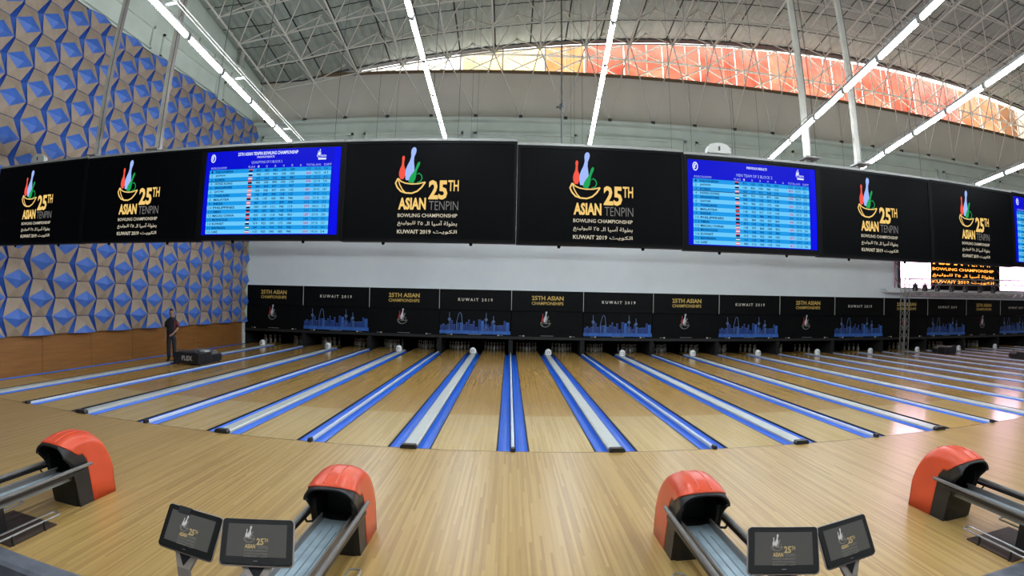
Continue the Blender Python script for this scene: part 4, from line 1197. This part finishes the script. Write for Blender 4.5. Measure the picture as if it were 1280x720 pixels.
    q.build('eye', M_hair, t)
    q = MB(); q.path([(0, -.105, 1.70), (0, -.122, 1.675), (0, -.130, 1.658), (0, -.110, 1.652)], .011, 6); q.build('nose', M_skin, t, True)
    q = MB(); q.path([(-.024, -.100, 1.628), (0, -.110, 1.627), (.024, -.100, 1.628)], .006, 6); q.build('mouth', mat('lips', (0.25, 0.09, 0.07), 0.5), t, True)
    for s_ in (-1, 1):
        q = MB(); q.path([(s_ * .078, -.01, 1.705), (s_ * .090, .004, 1.695), (s_ * .089, .004, 1.67), (s_ * .078, -.008, 1.652)], .010, 6); q.build('ear', M_skin, t, True)
    hair = MB()
    hv = []
    for j in range(6):
        for i in range(14):
            th = 2 * PI * i / 14; ph = PI / 2 * j / 5
            low_ = 1.0 if math.sin(th) > -0.35 else 0.45
            zz = 1.725 + 0.088 * math.sin(ph) - (0.055 * (1 - math.sin(ph)) if low_ == 1.0 else -0.012)
            rx = 0.088 * math.cos(ph * 0.97); ry = 0.107 * math.cos(ph * 0.97)
            hv.append((rx * math.cos(th), .002 + ry * math.sin(th), zz))
    hair.add(hv, [(j * 14 + i, j * 14 + (i + 1) % 14, (j + 1) * 14 + (i + 1) % 14, (j + 1) * 14 + i) for j in range(5) for i in range(14)]); hair.add(hv[70:], [tuple(range(14))])
    hair.build('hair', M_hair, t, True)
    q = MB(); n2 = 18
    secs = [(.905, .170, .128, 0), (.93, .176, .134, 0), (1.10, .163, .123, 0), (1.24, .182, .130, .005), (1.34, .202, .132, .01), (1.40, .212, .122, .01), (1.445, .185, .108, .01), (1.475, .135, .092, .008), (1.50, .092, .080, .004), (1.525, .070, .070, 0), (1.53, .058, .060, 0)]
    q.add([(rx * math.copysign(abs(math.cos(2 * PI * i / n2)) ** .85, math.cos(2 * PI * i / n2)), oy + ry * math.copysign(abs(math.sin(2 * PI * i / n2)) ** .85, math.sin(2 * PI * i / n2)), z_) for z_, rx, ry, oy in secs for i in range(n2)],
          [(j * n2 + i, j * n2 + (i + 1) % n2, (j + 1) * n2 + (i + 1) % n2, (j + 1) * n2 + i) for j in range(len(secs) - 1) for i in range(n2)])
    q.build('shirt', M_shirt, t, True)
    for n_, s_ in (('r', -1), ('l', 1)):
        a_ = arms[n_]
        sl = dict(a=(a_[0][0], a_[0][1], a_[0][2], .092, .092), b=(a_[1][0], a_[1][1], a_[1][2], .074, .074), c=(a_[2][0], a_[2][1], a_[2][2] + .02, .070, .070))
        skin_obj('sleeve', sl, [('a', 'b'), ('b', 'c')], 'a', M_shirtred if s_ > 0 else M_shirt, t)
    q = MB(); q.path([(.13, -.085, 1.42), (.135, -.095, 1.32), (.125, -.090, 1.20), (.125, -.085, 1.08), (.13, -.092, .95)], .018, 6); q.build('side_panel', M_shirtred, t, True)
    tr = dict(w=(0, 0, 1.0, .158, .122), p=(0, 0, .93, .165, .128))
    te = [('w', 'p')]
    for s_, n_ in ((-1, 'r'), (1, 'l')):
        tr['h' + n_] = (s_ * .098, 0, .84, .102, .108); tr['k' + n_] = (s_ * .107, -.012, .49, .078, .080); tr['c' + n_] = (s_ * .112, .01, .30, .072, .075); tr['a' + n_] = (s_ * .116, .015, .085, .066, .072)
        te += [('p', 'h' + n_), ('h' + n_, 'k' + n_), ('k' + n_, 'c' + n_), ('c' + n_, 'a' + n_)]
    skin_obj('trousers', tr, te, 'p', M_trouser, t)
    for s_ in (-1, 1):
        skin_obj('shoe', dict(a=(s_ * .116, .05, .052, .048, .048), b=(s_ * .12, -.02, .055, .05, .05), c=(s_ * .128, -.11, .045, .05, .042), d=(s_ * .135, -.18, .038, .040, .034)), [('a', 'b'), ('b', 'c'), ('c', 'd')], 'b', M_shoe, t, 1)
    return t
person()

# ------------------------------------------------------------------ stage end at the right: video wall, bright panels, lighting truss
t = thing('video_wall', 'dark video wall at the back right glowing with orange event lettering', 'screen', (26.8, 18.0, 3.45))
q = MB(); q.box((-3.0, 0.0, 0.0), (3.0, 0.18, 5.4)); q.build('cabinet', M_case, t)
q = MB(); wordmark(q, 5.65, -0.16, 2.36, -0.012, 0, 0, 0, 0.47); q.build('event_lettering', [glow('lit_orange', (1.0, 0.36, 0.05), 2.2)], t)['kind'] = 'stuff'
q = MB(); emblem(q, 2.6, -0.9, 3.0, -0.010, (0, 1, 2, 3)); q.build('event_emblem', [glow('wall_red', (0.95, 0.10, 0.06), 2), glow('wall_blue', (0.38, 0.52, 1.0), 2), glow('wall_green', (0.01, 0.38, 0.09), 2), glow('wall_gold', (1.0, 0.5, 0.12), 2)], t)
E_bright = glow('bright_pink_white', (1.0, 0.62, 0.86), PANEL_STRENGTH)
for x0, x1, lab in ((21.25, 23.65, 'tall glowing pinkish white screen between the orange video wall and the white wall'), (30.0, 32.7, 'tall glowing pinkish white screen beyond the orange video wall, cut by the picture edge')):
    t = thing('light_panel', lab, 'screen', ((x0 + x1) / 2, 17.98, 3.5))
    W = x1 - x0
    q = MB(); q.box((-W / 2 - 0.06, 0.02, 0), (W / 2 + 0.06, 0.2, 5.4)); q.build('cabinet', M_case, t)
    q = MB(); q.quad(-W / 2 + 0.02, W / 2 - 0.02, 0.02, 5.38, 0.0); q.build('display', E_bright, t)
    q = MB()
    for s_ in (-1, 1):
        for k in range(6):
            q.tube((s_ * (W / 2 + 0.02), -0.02, 0.1 + 0.9 * k), (s_ * (W / 2 + 0.34), 0.1, 0.55 + 0.9 * k), 0.03, 5)
        q.tube((s_ * (W / 2 + 0.34), 0.1, 0), (s_ * (W / 2 + 0.34), 0.1, 5.4), 0.035, 5)
    q.build('side_frame', mat('magenta_frame', (0.28, 0.05, 0.13), 0.4), t)
mb = MB(); mb.prism([(19.8, 3.42), (20.0, 3.22), (XR, 3.22), (XR, 3.42)], 17.5, YB, axis='Y')
struct(mb.build('trim_8', M_white), 'white projecting ledge under the video wall', 'ledge')

def lattice(q, a, b, s_, seg, r=0.022):
    """square lattice truss from a to b with side s_"""
    a, b = Vector(a), Vector(b); d = (b - a); L_ = d.length; d.normalize()
    u = Vector((0, 1, 0)) if abs(d.y) < 0.9 else Vector((1, 0, 0))
    w_ = d.cross(u).normalized(); u = w_.cross(d)
    cs = [u * (i * s_ / 2) + w_ * (j * s_ / 2) for i, j in ((-1, -1), (1, -1), (1, 1), (-1, 1))]
    for c in cs: q.tube(a + c, b + c, r, 6)
    n = max(1, round(L_ / seg))
    for k in range(n):
        for i in range(4):
            c0, c1 = cs[i], cs[(i + 1) % 4]
            if k % 2: c0, c1 = c1, c0
            q.tube(a + d * (L_ * k / n) + c0, a + d * (L_ * (k + 1) / n) + c1, r * 0.55, 4)
t = thing('lighting_truss', 'silver lattice truss tower and boom at the right end of the lanes', 'truss', (19.78, 15.7, 0.0))
q = MB(); lattice(q, (0, 0, 0.04), (0, 0, 3.9), 0.34, 0.4); q.build('tower', M_steel, t)
q = MB(); lattice(q, (0.17, 0, 3.72), (13.5, 0, 3.95), 0.30, 0.42); q.build('upper_boom', M_steel, t)
q = MB(); lattice(q, (0.17, 0.3, 3.1), (13.5, 0.3, 3.15), 0.22, 0.36, 0.018); q.build('lower_boom', M_steel, t)
q = MB(); q.box((-0.35, -0.35, 0.0), (0.35, 0.35, 0.04)); q.build('base_plate', M_steel, t)
for i, x_ in enumerate((20.42, 21.12, 22.05, 23.17, 24.3, 25.55, 26.75)):
    s = thing('stage_lamp', '%s black stage lamp hanging on the lattice truss, counted from its tower' % ORD[i], 'lamp', (x_, 15.6, 3.42), 0, 'black stage lamps on the truss')
    q = MB(); q.lathe([(0.08, -0.16), (0.15, -0.14), (0.16, 0.0), (0.12, 0.12), (0.05, 0.16)], 12); q.build('lamp_body', M_black, s, True)
    q = MB(); q.path([(-0.17, 0, -0.02), (-0.17, 0, 0.18), (0.17, 0, 0.18), (0.17, 0, -0.02)], 0.014, 6); q.build('yoke', M_black, s)
    q = MB(); q.box((-0.03, -0.03, 0.18), (0.03, 0.03, 0.28)); q.build('hook_clamp', M_black, s)
